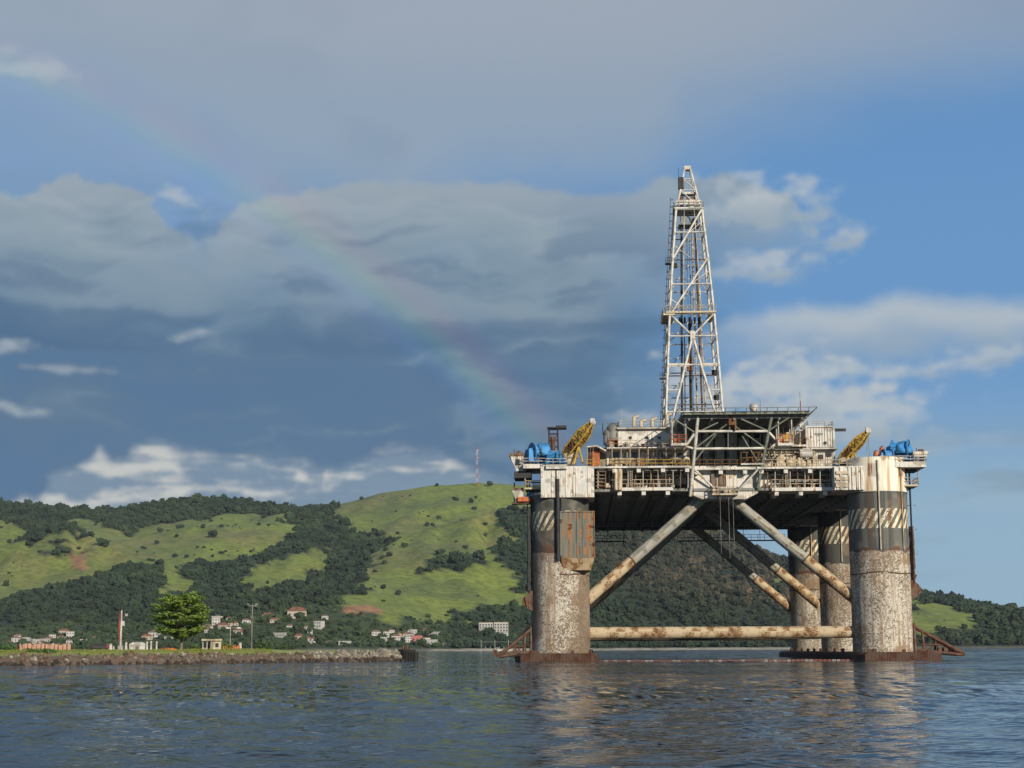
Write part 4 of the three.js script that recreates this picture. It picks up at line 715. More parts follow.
// ---------------------------------------------------------------- helideck
{
  const o = rigThing('helideck', 'square grey helideck on white truss legs overhanging the rig front', 'helideck');
  const wf = -6, a = R2(683.5, 415.2, wf), b = R2(808, 411.2, wf), y1 = b.y, y0 = y1 - .5, x0 = a.x, x1 = b.x, zb = -19;
  new Geo().box(x0, x1, y0 + .1, y1, zb, 6).mesh('landing_plate', mat.greenGrey, o);
  const ed = new Geo().box(x0 - .05, x1 + .05, y0 + .05, y1 + .05, 6.002, 6.3).box(x0 - .3, x0 - .002, y0 + .05, y1 + .05, zb, 6.3).box(x1 + .002, x1 + .3, y0 + .05, y1 + .05, zb, 6.3); ed.pieces('edge_beam', mat.greenGrey, o);
  const nt = new Geo(); for (let k = 0; k <= 12; k++) { const x = mix(x0, x1, k / 12); nt.bar(V3(x, y0 + .2, 6.3), V3(x, y1 + .5, 7.5), .06, 4); } nt.bar(V3(x0 - 1, y1 + .5, 7.5), V3(x1 + 1.4, y1 + .5, 7.5), .07, 4); for (let k = 0; k <= 10; k++) { const z = mix(zb, 6, k / 10); nt.bar(V3(x1 + .3, y0 + .2, z), V3(x1 + 1.5, y1 + .5, z), .06, 4).bar(V3(x0 - .3, y0 + .2, z), V3(x0 - 1.2, y1 + .5, z), .06, 4); } nt.bar(V3(x1 + 1.4, y1 + .5, 7.5), V3(x1 + 1.4, y1 + .5, zb), .07, 4).bar(V3(x0 - 1, y1 + .5, 7.5), V3(x0 - 1, y1 + .5, zb), .07, 4); nt.mesh('safety_net_frame', mat.steel, o);
  const ub = new Geo(); for (let k = 0; k < 8; k++) { const z = mix(5, zb + 1, k / 7); ub.box(x0, x1, y0 - .5, y0 + .098, z - .12, z + .12); } for (let k = 0; k < 6; k++) { const x = mix(x0 + 1, x1 - 1, k / 5); ub.box(x - .14, x + .14, y0 - .85, y0 - .502, zb, 5.6); } ub.pieces('joist', mat.grey, o);
  // truss: pixels on a plane that leans back to the bow
  const Wd = y => mix(-5.2, -.8, clamp((y - 415) / 80)), Q = (x, y, d = 0) => R2(x, y, Wd(y) + d);
  const leg = (p, q, r) => new Geo().bar(Q(...p), Q(...q), r, 8);
  leg([698, 416], [690.3, 496], .3).mesh('leg', mat.white, o); leg([772, 414], [757.5, 488], .3).mesh('leg', mat.greenGrey, o);
  for (const [p, q] of [[[696, 431.3], [769, 431.3]], [[694, 448.8], [766, 448.3]]]) new Geo().bar(Q(...p), Q(...q), .24, 8).mesh('cross_beam', mat.white, o);
  const dg = (p, q, r = .15, m = mat.greenGrey) => new Geo().bar(Q(...p), Q(...q), r, 6).mesh('truss_diagonal', m, o);
  dg([694, 449], [727, 424]); dg([692.5, 464], [716, 434]); dg([700, 431], [718, 422.5]); dg([674, 419], [694, 432]); dg([765, 448], [736, 427]); dg([768, 431], [741, 419]); dg([768, 431], [790, 417]); dg([759, 464], [742, 436]); dg([728, 431], [728, 448], .12); dg([729.5, 431], [729.5, 422], .12); dg([692, 467], [717, 491], .2, mat.white); dg([760, 467], [738, 491], .2, mat.white);
  dg([694.5, 433.5], [687, 444], .26, mat.white); dg([768.5, 432], [780, 444.5], .26, mat.white); dg([693, 448.5], [682, 445], .2, mat.white);
  // rear legs standing on the main deck
  for (const x of [x0 + 3, x1 - 3]) new Geo().bar(V3(x, DECK1 + .25, -15), V3(x, y0, -15), .32, 8).mesh('leg', mat.white, o);
  const j = new Geo(), jp = Q(731.5, 421); j.box(jp.x - .5, jp.x + .5, jp.y - .7, jp.y + 1.4, jp.z - .3, jp.z + .3).box(jp.x + .52, jp.x + .8, jp.y - 1.6, jp.y + 1.4, jp.z - .2, jp.z + .2); j.mesh('junction_box', mat.ochre, o);
  // side cages
  for (const [c0, c1, top] of [[671.5, 686.8, 419], [778, 793, 420]]) {
    const w0 = -4.6, w1 = -1.5, p = R2(c0, 445.5, w0), q = R2(c1, 443, w0), cg = new Geo().box(p.x, q.x, p.y, q.y, -w1, -w0), c = cg.mesh('access_cage', mat.white, o), up = R2(c0, top, w0).y;
    const f = new Geo(); for (const x of [p.x + .15, q.x - .15]) for (const z of [-w0 - .15, -w1 + .15]) f.bar(V3(x, q.y, z), V3(x, y0, z), .13, 5); f.mesh('cage_post', mat.white, c);
    const rl = new Geo().rail(V3(p.x, q.y, -w0), V3(q.x, q.y, -w0), 1.45, .08, 1.3).rail(V3(p.x, q.y, -w1), V3(q.x, q.y, -w1), 1.45, .08, 1.3); rl.box(p.x + .6, p.x + 1.3, q.y + .1, q.y + 1.1, -w1 + .6, -w1 + 1); rl.mesh('cage_rail', mat.orange, c);
  }
  // yellow platform hung in the truss on the right
  const fp = Q(741, 463.5), fq = Q(764, 450), yp = new Geo().box(fp.x, fq.x, fp.y - .25, fp.y, fp.z - 1.6, fp.z + .3), y = yp.mesh('stair_platform', mat.white, o); const yr = new Geo().rail(V3(fp.x, fp.y, fp.z + .3), V3(fq.x, fp.y, fp.z + .3), 1.9, .09, .9); yr.bar(V3(fp.x + .4, fp.y, fp.z), V3(fq.x - 1, fp.y + 2.3, fp.z), .16, 5).bar(V3(fp.x + 1.6, fp.y, fp.z), V3(fq.x, fp.y + 2.3, fp.z), .16, 5); yr.mesh('stair_rail', mat.ochre, y);
}
// ---------------------------------------------------------------- derrick
{
  const o = rigThing('derrick', 'tall tapering white lattice drilling derrick with crown block', 'derrick');
  const c0 = R2(694.5, 412, 30.5), cx = c0.x, cz = -36, P0 = 40.7;
  const yAt = (py, w = 31) => R2(694, py, w).y;
  const lv = [[P0, 5.85], [yAt(412), 5.5], [yAt(390), 5.28], [yAt(365, 31.4), 4.98], [yAt(336, 31.6), 4.65], [yAt(314, 32), 4.38], [yAt(284, 32.3), 3.9], [yAt(258, 32.8), 3.5], [yAt(232, 33), 3.02], [yAt(209, 33.4), 2.6]];
  const hw = y => { for (let k = 1; k < lv.length; k++) if (y <= lv[k][0]) return mix(lv[k - 1][1], lv[k][1], (y - lv[k - 1][0]) / (lv[k][0] - lv[k - 1][0])); return 2.6; };
  const C = (i, j, y) => { const h = hw(y); return V3(cx + i * h, y, cz + j * h); };
  const top = lv[lv.length - 1][0];
  for (const i of [-1, 1]) for (const j of [-1, 1]) { const g = new Geo(); for (let k = 1; k < lv.length; k++) g.bar(C(i, j, lv[k - 1][0]), C(i, j, lv[k][0]), .26, 6); g.mesh('leg', mat.white, o); }
  const face = [[[-1, 1], [1, 1]], [[1, 1], [1, -1]], [[1, -1], [-1, -1]], [[-1, -1], [-1, 1]]];
  face.forEach(([A, Bc], fi) => {
    const at2 = (t, y) => C(...A, y).lerp(C(...Bc, y), t), m = mat.white, thin = fi === 0 ? 1 : .8;
    for (const k of fi === 0 ? [1, 3, 4, 5, 6, 8, 9] : [1, 2, 3, 4, 5, 6, 7, 8, 9]) new Geo().bar(at2(0, lv[k][0]), at2(1, lv[k][0]), (k === 5 ? .2 : .17) * thin, 5).mesh('girt', m, o);
    const yb = lv[1][0], yg = lv[4][0], y5 = lv[5][0], y7 = lv[7][0];
    const d = (t0, ya, t1, yb2, r = .22) => new Geo().bar(at2(t0, ya), at2(t1, yb2), r * thin, 5).mesh('diagonal', m, o);
    if (fi === 0) {
      for (let k = 5; k < 9; k++) { const ym = (lv[k][0] + lv[k + 1][0]) / 2; d(k % 2 ? .5 : .5, lv[k][0], k % 2 ? 0 : 1, ym, .1); }
      for (const t of [.3, .72]) new Geo().bar(at2(t, lv[5][0]), at2(t * .9 + .05, lv[9][0]), .08, 4).mesh('lacing_bar', m, o);
      d(.14, yb, .5, yg, .27); d(.86, yb, .5, yg, .27); d(.5, yg, 0, y5); d(.5, yg, 1, y5); d(.05, y5 + .4, 1, y7, .25); d(.02, y7, 1, top, .25);
      d(.14, yb, .1, P0, .2); d(.86, yb, .9, P0, .2);
      const q = at2(.5, yg); new Geo().box(q.x - .42, q.x + .42, q.y - .95, q.y + .95, q.z - .05, q.z + .32).mesh('gusset', mat.white, o);
      // partial girts beside the V door
      for (const k of [2]) { new Geo().bar(at2(0, lv[k][0]), at2(.2, lv[k][0]), .16, 5).mesh('girt', m, o); new Geo().bar(at2(.8, lv[k][0]), at2(1, lv[k][0]), .16, 5).mesh('girt', m, o); }
      for (const [t, u] of [[0, .42], [.62, 1]]) { const a = at2(t, lv[3][0]), b = at2(u, lv[3][0]); new Geo().box(a.x, b.x, a.y - .3, a.y + .3, a.z - .25, a.z - .02).mesh('girt', m, o); }
    } else {
      for (let k = 1; k < 9; k++) { if (fi === 1 || fi === 3) { d(k % 2 ? 0 : 1, lv[k][0], k % 2 ? 1 : 0, lv[k + 1][0], .15); } else { d(0, lv[k][0], .5, lv[k + 1][0], .13); d(1, lv[k][0], .5, lv[k + 1][0], .13); } }
      d(0, P0, 1, lv[1][0], .15);
      for (let k = 1; k < 9; k++) { const ym = (lv[k][0] + lv[k + 1][0]) / 2; new Geo().bar(at2(0, ym), at2(1, ym), .09, 4).mesh('girt', m, o); }
    }
  });
  // monkey board and its rail
  const my = lv[5][0], mh = 4.75, mb = new Geo().box(cx - mh - .4, cx + mh, my + .1, my + .45, cz + 3.2, cz + mh + .2).box(cx - mh - .9, cx - 3.4, my - .3, my + .05, cz - mh, cz + mh).box(cx + 3.4, cx + mh, my + .1, my + .4, cz - mh, cz + 3.1).mesh('monkey_board', mat.cream, o);
  new Geo().rail(V3(cx - mh - .4, my + .45, cz + mh + .2), V3(cx + mh, my + .45, cz + mh + .2), 1.15, .06, 1.2).rail(V3(cx - mh - .9, my + .05, cz - mh), V3(cx - mh - .9, my + .05, cz + mh), 1.15, .06, 1.4).mesh('railing', mat.cream, mb);
  const fg = new Geo(); for (let k = 0; k < 5; k++) fg.box(cx - 2.4 + k * 1.0, cx - 2.1 + k * 1.0, my - 1.3, my - .2, cz + .5, cz + 2); fg.pieces('fingerboard', mat.dark, mb);
  for (const [yy, t] of [[lv[3][0] - 1.2, .9], [lv[2][0] - 2, 1], [lv[7][0] + .6, .8]]) new Geo().bar(C(-1, -.2, yy), C(1, -.2, yy), .13, 5).bar(C(-1, .4, yy - .5), C(.2, .4, yy - .5), .1, 5).mesh('inner_girt', mat.rust, o);
  // pipes and guide rails inside
  for (const [dx, dz, r, m, y1] of [[-2.3, 1.5, .22, mat.dark, top - 1], [-.2, -1, .3, mat.dark, my - 1], [.25, .4, .12, M([.12, .2, .38]), top - 4], [2.0, 1, .2, mat.rust, top - 2], [3.0, -2, .16, mat.cream, my + 8], [-1.4, -2, .1, mat.dark, my - 3], [1.2, -2.4, .16, mat.cream, top - 1]]) new Geo().bar(V3(cx + dx, P0, cz + dz), V3(cx + dx * (y1 > my ? .62 : .85), y1, cz + dz * .6), r, 6).mesh('guide_pipe', m, o);
  const tb = V3(cx - .2, lv[3][0] + 1.2, cz - .6); new Geo().box(tb.x - .7, tb.x + .7, tb.y - 1.5, tb.y + 1.2, tb.z - .4, tb.z + .4).mesh('travelling_block', mat.ochre, o);
  for (const [k, s] of [[3, 1], [2, 1], [7, -1]]) { const p = C(s * .86, .6, lv[k][0] - 1.2); new Geo().box(p.x - .6, p.x + .5, p.y - .5, p.y + .4, p.z - .4, p.z + .4).mesh('floodlight', mat.dark, o); }
  // caged ladder up the left side
  const ld = new Geo(), lx = y => cx - hw(y) - .42, lz = y => cz + hw(y) * .2;
  for (let k = 1; k < lv.length; k++) for (const dz of [-.3, .3]) ld.bar(V3(lx(lv[k - 1][0]), lv[k - 1][0], lz(lv[k - 1][0]) + dz), V3(lx(lv[k][0]), lv[k][0], lz(lv[k][0]) + dz), .07, 4);
  for (let y = P0; y < top + 3; y += .75) { ld.bar(V3(lx(y), y, lz(y) - .3), V3(lx(y), y, lz(y) + .3), .05, 4); } for (let y = P0; y < top + 3; y += 1.5) ld.bar(V3(lx(y), y, lz(y) - .4), V3(lx(y) - .5, y, lz(y) - .4), .05, 4).bar(V3(lx(y), y, lz(y) + .4), V3(lx(y) - .5, y, lz(y) + .4), .05, 4).bar(V3(lx(y) - .5, y, lz(y) - .4), V3(lx(y) - .5, y, lz(y) + .4), .05, 4);
  ld.bar(V3(lx(P0) - .5, P0, cz + 1), V3(lx(top) - .5, top + 3, cz + .5), .06, 4); ld.mesh('caged_ladder', mat.rust, o);
  for (const py of [263, 378]) { const y = yAt(py, 35); new Geo().box(lx(y) - .9, lx(y) + .6, y - .12, y, lz(y) - .8, lz(y) + .8).rail(V3(lx(y) - .9, y, lz(y) + .8), V3(lx(y) + .4, y, lz(y) + .8), 1, .05, .8).mesh('rest_platform', mat.rust, o); }
  // crown: water table, sheaves, A-frame
  const wt = new Geo().box(cx - 2.9, cx + 2.9, top + .05, top + .35, cz - 2.9, cz + 2.9).box(cx - 2.5, cx + 2.5, top + 1.0, top + 1.9, cz + 2.1, cz + 2.7).box(cx - 2.5, cx + 2.5, top + 1.0, top + 1.9, cz - 2.7, cz - 2.1).mesh('water_table', mat.white, o);
  new Geo().rail(V3(cx - 2.9, top + .35, cz + 2.9), V3(cx + 2.9, top + .35, cz + 2.9), 1.1, .06, 1.0).rail(V3(cx - 2.9, top + .35, cz - 2.9), V3(cx - 2.9, top + .35, cz + 2.9), 1.1, .06, 1.2).rail(V3(cx + 2.9, top + .35, cz - 2.9), V3(cx + 2.9, top + .35, cz + 2.9), 1.1, .06, 1.2).mesh('railing', mat.white, wt);
  new Geo().bar(V3(cx - 1.6, top + 2.3, cz), V3(cx - .9, top + 2.3, cz), .95, 14).bar(V3(cx - .3, top + 2.3, cz), V3(cx + 1.4, top + 2.3, cz), .9, 14).mesh('crown_sheave', mat.rustPlate, o);
  new Geo().box(cx - 2, cx + 2.2, top - 3, top - 2.7, cz - 2, cz + 2).box(cx - 1.7, cx - .4, top - 2.7, top - 1.2, cz + .6, cz + 1.6).box(cx + .4, cx + 1.8, top - 2.7, top - 1.4, cz, cz + 1.2).mesh('crown_beam', mat.grey, o);
  const tp = top + 9.3, af = new Geo(), S = (i, j) => V3(cx + i * 2.4, top + .3, cz + j * 1.8), T = (i, j) => V3(cx + i * .5, tp, cz + j * .6); for (const i of [-1, 1]) for (const j of [-1, 1]) af.bar(S(i, j), T(i, j), .22, 5); for (const f of [.45, .72]) { for (const j of [-1, 1]) af.bar(S(-1, j).lerp(T(-1, j), f), S(1, j).lerp(T(1, j), f), .11, 5); } af.bar(S(-1, 1).lerp(T(-1, 1), .45), S(1, 1), .12, 5).bar(T(0, 1), T(0, -1), .3, 6); af.bar(S(-1, 1).lerp(T(-1, 1), .72), S(1, 1).lerp(T(1, 1), .45), .12, 5).box(cx - .7, cx + .7, tp - .5, tp + .25, cz - .7, cz + .7).box(cx - 1.5, cx + 1.6, top + 3.6, top + 4.0, cz - 1, cz + 1); af.mesh('gin_pole_frame', mat.white, o);
  const bl = S(-1, 1).lerp(T(-1, 1), .62); new Geo().box(bl.x - .75, bl.x + .35, bl.y - 1.3, bl.y + 1.1, bl.z - .5, bl.z + .5).bar(V3(bl.x - .6, bl.y, bl.z), V3(bl.x - .6, bl.y + 3.2, bl.z), .05, 4).mesh('hoist_block', mat.dark, o); 
  const wl = new Geo(); for (const dx of [-.35, .3]) wl.bar(V3(cx + dx, top + 1.4, cz), V3(tb.x + dx * .6, tb.y + 1.2, tb.z), .05, 4); wl.pieces('drilling_line', mat.dark, o);
}
// radome and antennas
{
  const w = 22, p = R2(753.7, 411.5, w), q = R2(753.7, 448, w), o = rigThing('radome', 'small white satellite dome rising behind the helideck edge', 'radome'), yb = DECK1 + .25;
  new Geo().bar(V3(p.x, yb, p.z), V3(p.x, p.y - .2, p.z), .3, 8).mesh('mast', mat.white, o); const g = new THREE.SphereGeometry(.82, 20, 14).scale(1, 1.1, 1).translate(p.x, p.y + .75, p.z); meshOf('dome', g, mat.pale, o);
  for (const [x, py0, w2, lab, m2] of [[801.8, 392, 10, 'slim red and white whip mast beside the ribbed container', true], [761.5, 399, 24, 'thin grey whip aerial next to the satellite dome', false]]) {
    const a = R2(x, 447.7, w2), t = R2(x, py0, w2), n = rigThing('whip_mast', lab, 'antenna'); const base = m2 ? R2(x, 447.6, w2).y : yb;
    if (m2) { for (let k = 0; k < 6; k++) new Geo().bar(V3(a.x, mix(base, t.y, k / 6), a.z), V3(a.x, mix(base, t.y, (k + 1) / 6), a.z), .09, 6).mesh('section', k % 2 ? mat.pale : mat.red, n); new Geo().box(a.x - .3, a.x + .3, mix(base, t.y, .35), mix(base, t.y, .5), a.z - .3, a.z + .3).mesh('lamp_box', mat.pale, n); }
    else { new Geo().bar(V3(a.x, base, a.z), V3(a.x, t.y - 2, a.z), .12, 6).mesh('pole', mat.steel, n); new Geo().bar(V3(a.x, t.y - 2, a.z), V3(a.x, t.y, a.z), .05, 5).mesh('whip', mat.steel, n); }
  }
}
// covered rescue boat hung under the left balcony
{
  const a = R2(512.5, 500, -1), o = rigThing('rescue_boat', 'white and orange rescue boat slung outside the left column', 'boat'), b = R2(531, 490, -1);
  const xm = mix(a.x, b.x, .62), y1 = R2(512, 488.5, -1).y; new Geo().hexa([V3(a.x + .7, a.y - .3, a.z + .8), V3(xm - .2, a.y - .3, a.z + .8), V3(xm - .2, a.y - .3, a.z - 1), V3(a.x + .7, a.y - .3, a.z - 1), V3(a.x, y1 - .5, a.z + 1.2), V3(xm, y1 - .5, a.z + 1.2), V3(xm, y1 - .5, a.z - 1.4), V3(a.x, y1 - .5, a.z - 1.4)]).mesh('hull', mat.white, o);
  new Geo().box(a.x + .1, xm - .1, y1 - .498, y1, a.z - 1.2, a.z + 1).mesh('canopy', mat.rustPlate, o); new Geo().bar(V3(xm + .5, a.y + .2, a.z), V3(xm + 1.6, a.y + 1.2, a.z), .55, 10).mesh('motor', mat.blue, o); new Geo().box(a.x + 1, xm + .8, a.y - .38, a.y + .4, a.z + 1.21, a.z + 1.5).mesh('fender', mat.orange, o);
  const c = new Geo().box(a.x - .1, b.x + .4, a.y - .75, a.y - .4, a.z - 1, a.z + 1).box(mix(a.x, b.x, .4), b.x + .5, a.y - .39, a.y + .2, a.z + 1, a.z + 1.3); c.mesh('cradle', mat.rust, o);
  const d = new Geo(); for (const x of [a.x + .3, b.x - .3]) d.bar(V3(x, a.y - .4, a.z - .9), V3(x, 31, a.z - .9), .12, 5); d.bar(V3(b.x, 31, a.z - .9), V3(b.x + 3, 31, a.z - .9), .14, 5); d.mesh('davit', mat.rust, o);
}
// floating boom between the columns
{
  const o = rigThing('containment_boom', 'red and white floating containment boom strung between the rig columns', 'boom');
  const a = V3(-CU + 6.6, .1, 8), b = V3(CU - 6.5, .1, 9.5), n = 56; let prev = null;
  for (let k = 0; k < n; k++) {
    const f = q => { const t = q / n; return V3(mix(a.x, b.x, t), .06, mix(a.z, b.z, t) + Math.sin(t * 3.14) * 2.2 + Math.sin(t * 21) * .25); };
    const p = f(k), q = f(k + .82); new Geo().bar(p, q, .11, 7).mesh('float', k % 5 === 1 || k % 7 === 3 ? mat.floatWhite : mat.floatRed, o);
  }
}

// ---------------------------------------------------------------- breakwater with its shore things
const JA = V3(-148, 0, -170), JB = V3(-20.2, 0, -299.5);            // front waterline of the breakwater, left end out of view
const JD = JB.clone().sub(JA).normalize(), JN = V3(JD.z, 0, -JD.x);  // along, and away from the viewer
if (JN.z > 0) JN.negate();
const jetty = (px, back, y = 2.1) => { const r = rayOf(px, 648), k = r.x / -r.z, A = JA.clone().addScaledVector(JN, back), t = (k * -A.z - A.x) / (JD.x + k * JD.z), p = A.addScaledVector(JD, t); return V3(p.x, y, p.z); };   // on the breakwater, on a pixel column, so far back from its waterline
const jScale = p => FOC / -p.z;                                       // pixels per metre there
const jTurn = Math.atan2(-JD.z, JD.x);
{
  const len = JA.distanceTo(JB), n = 150, prof = [[-.6, -1.5], [0, -.05], [.9, .75], [1.7, 1.2], [3.0, 1.75], [4.2, 2.06], [13, 2.12], [15.5, 1.1], [17.5, -1.5]];
  const pos = [], idx = [], uv = [], col = [];
  for (let i = 0; i <= n; i++) for (let j = 0; j < prof.length; j++) {
    const t = i / n * len, [b, y] = prof[j], w = fbm(t / 2.1, j * 3.1, 3) - .5, p = JA.clone().addScaledVector(JD, t).addScaledVector(JN, b + w * (j < 5 ? .7 : .3));
    const yy = y + (j > 0 && j < 6 ? w * .35 : 0) + (j === 5 || j === 6 ? (fbm(t / 5, j, 3) - .5) * .25 : 0);
    pos.push(p.x, yy, p.z); uv.push(t, b);
    const g = j >= 4 && j <= 6 ? [.20, .25, .05] : [.10, .075, .055]; if (j >= 4 && j <= 6) toward(g, .22, .20, .09, sstep(.4, .65, fbm(t / 4 + 9, b, 3))); col.push(...g);
  }
  for (let i = 0; i < n; i++) for (let j = 0; j < prof.length - 1; j++) { const a = i * prof.length + j, b = a + prof.length; idx.push(a, b, a + 1, b, b + 1, a + 1); }
  const e = n * prof.length; for (let j = 1; j < prof.length - 1; j++) idx.push(e, e + j + 1, e + j);
  const g = new THREE.BufferGeometry(); g.setAttribute('position', new THREE.Float32BufferAttribute(pos, 3)); g.setAttribute('uv', new THREE.Float32BufferAttribute(uv, 2)); g.setAttribute('color', new THREE.Float32BufferAttribute(col, 3)); g.setIndex(idx); g.computeVertexNormals();
  const bank = meshOf('breakwater', g, new THREE.MeshStandardMaterial({ vertexColors: true, roughness: .95 })); tag(bank, 'long low rock breakwater with grassy top', 'breakwater', null, 'structure');
  // its stones
  const r = mulberry(21), stone = k => { const q = new THREE.IcosahedronGeometry(1, 1), P = q.attributes.position; for (let i = 0; i < P.count; i++) { const w = .72 + .55 * vnoise(P.getX(i) * 1.7 + k * 7, P.getY(i) * 1.7 + P.getZ(i) * 1.3 + k); P.setXYZ(i, P.getX(i) * w * 1.15, P.getY(i) * w * .8, P.getZ(i) * w); } q.computeVertexNormals(); return q; };
  const geos = [stone(1), stone(2), stone(3), stone(4)], m4 = new THREE.Matrix4(), e3 = new THREE.Euler(), qn = new THREE.Quaternion(), cc = new THREE.Color(), rockTex = texture(128, 2, (u, v, c) => { const k = .75 + .5 * (fbm(u * 8, v * 8, 4, 8, 8) - .5); set3(c, k, k, k); });
  const rockMat = M([1, 1, 1], { map: rockTex, roughness: .95 }), list = [[], [], [], []], big = [];
  for (let k = 0; k < 3600; k++) {
    const t = r() * (len + 1.5), b = r() * 3.1 - .25, y = b < 1.7 ? mix(-.25, 1.1, (b + .25) / 1.95) : mix(1.1, 1.7, (b - 1.7) / 1.3), tip = sstep(len - 24, len - 12, t); if (b > 1.9 && r() > .35 + .6 * tip) continue;
    const s = mix(.12, .42, r() ** 1.6) * (1 + .75 * tip * r()) * (b < .5 ? 1.15 : 1), p = JA.clone().addScaledVector(JD, t).addScaledVector(JN, b), v = .6 + .8 * r();
    const wet = y < .35; let c = wet ? [.075, .05, .036] : [.20, .155, .115]; if (!wet && r() < .25) c = [.26, .14, .09]; if (!wet && tip > .4) c = [.36, .32, .25]; if (!wet && r() < .12) c = [.42, .37, .30];
    const row = [p.x, y + tip * .25, p.z, s, r() * 3, r() * 6, r() * 3, c.map(q => q * v)]; if (s > .46) big.push(row); else list[k & 3].push(row);
  }
  list.forEach((rows, k) => { const im = new THREE.InstancedMesh(geos[k], rockMat, rows.length); im.name = 'rubble'; rows.forEach(([x, y, z, s, a, b, c, col], i) => { m4.compose(V3(x, y, z), qn.setFromEuler(e3.set(a, b, c)), V3(s * 1.2, s, s)); im.setMatrixAt(i, m4); im.setColorAt(i, cc.setRGB(...col)); }); im.castShadow = im.receiveShadow = true; im.userData.kind = 'stuff'; bank.add(im); });
  const tones = [[.36, .32, .25], [.42, .37, .29], [.28, .24, .19], [.14, .1, .075]].map(c => M(c, { map: rockTex, roughness: .95 }));
  big.slice(0, 70).forEach(([x, y, z, s, a, b, c, col], i) => { const m = meshOf('boulder', geos[i & 3], y < .3 ? tones[3] : tones[i % 3], bank); m.position.set(x, y, z); m.rotation.set(a, b, c); m.scale.setScalar(s); });
  // grass tufts on the bank
  const gt = []; for (let k = 0; k < 7000; k++) { const t = r() * len * .86, b = 2.6 + r() * 3, p = JA.clone().addScaledVector(JD, t).addScaledVector(JN, b), y = b < 4.2 ? mix(1.5, 2.06, (b - 2.6) / 1.6) : 2.08; gt.push([p.x, y, p.z, .16 + .3 * r() * r(), r() * 6.28, r()]); }
  const blade = new Geo(); for (let k = 0; k < 6; k++) { const a = k * 1.05, c = V3(Math.cos(a) * .25, 0, Math.sin(a) * .25), d = V3(Math.cos(a) * .8, 1, Math.sin(a) * .8), s = V3(-Math.sin(a) * .13, 0, Math.cos(a) * .13); blade.face([c.clone().sub(s), c.clone().add(s), d]); }
  const im = new THREE.InstancedMesh(blade.geometry(), M([1, 1, 1], { roughness: .9, side: THREE.DoubleSide }), gt.length); im.name = numbered('grass_tufts');
  gt.forEach(([x, y, z, s, a, v], i) => { m4.compose(V3(x, y, z), qn.setFromAxisAngle(V3(0, 1, 0), a), V3(s, s, s)); im.setMatrixAt(i, m4); im.setColorAt(i, cc.setRGB(.16 + .1 * v, .21 + .07 * v, .035 + .03 * v)); }); scene.add(im); tag(im, 'rough grass along the breakwater top', 'grass', null, 'stuff');
}
// black mooring block at the tip
{
  const p = jetty(405, 2.2, 0), o = thing('mooring_block', 'black tarred mooring block at the seaward tip of the breakwater', 'mooring block', [p.x, 0, p.z], jTurn), w = 16 / jScale(p) / 2 * 1.02;
  const g = new Geo().hexa([V3(-w * 1.02, -1.5, w), V3(w * .98, -1.5, w), V3(w * .98, -1.5, -w), V3(-w * 1.02, -1.5, -w), V3(-w, 2.1, w * .95), V3(w * .9, 2.05, w * .95), V3(w * .9, 2.05, -w), V3(-w, 2.1, -w)]); g.mesh('block', M([.012, .012, .012], { roughness: .8 }), o);
  for (let k = 0; k < 5; k++) new Geo().bar(V3(-w + .3 + k * w * .46, -1, w + .16), V3(-w + .3 + k * w * .46, 1.7 + rr(-.2, .2), w + .14), .17, 8).mesh('fender_tyre', M([.01, .01, .01], { roughness: .9 }), o);
  for (const [x, h, m] of [[-.6, .7, mat.rust], [-.1, .55, mat.dark], [.4, .8, mat.rust], [.8, .4, mat.dark]]) new Geo().bar(V3(x, 2.07, .2), V3(x, 2.07 + h, .2), .22, 8, .18).mesh('bollard', m, o);
}
{ // slack rope from the block
  const p = jetty(413, 2, 1.4), q = V3(p.x + 6.5, -.15, p.z + 6), g = new Geo(); let a = p; for (let k = 1; k <= 10; k++) { const t = k / 10, b = p.clone().lerp(q, t); b.y -= Math.sin(t * Math.PI) * .25; g.bar(a, b, .06, 5); a = b; } tag(g.mesh('mooring_rope', mat.rope), 'slack dark mooring rope running from the black block into the water', 'rope');
}
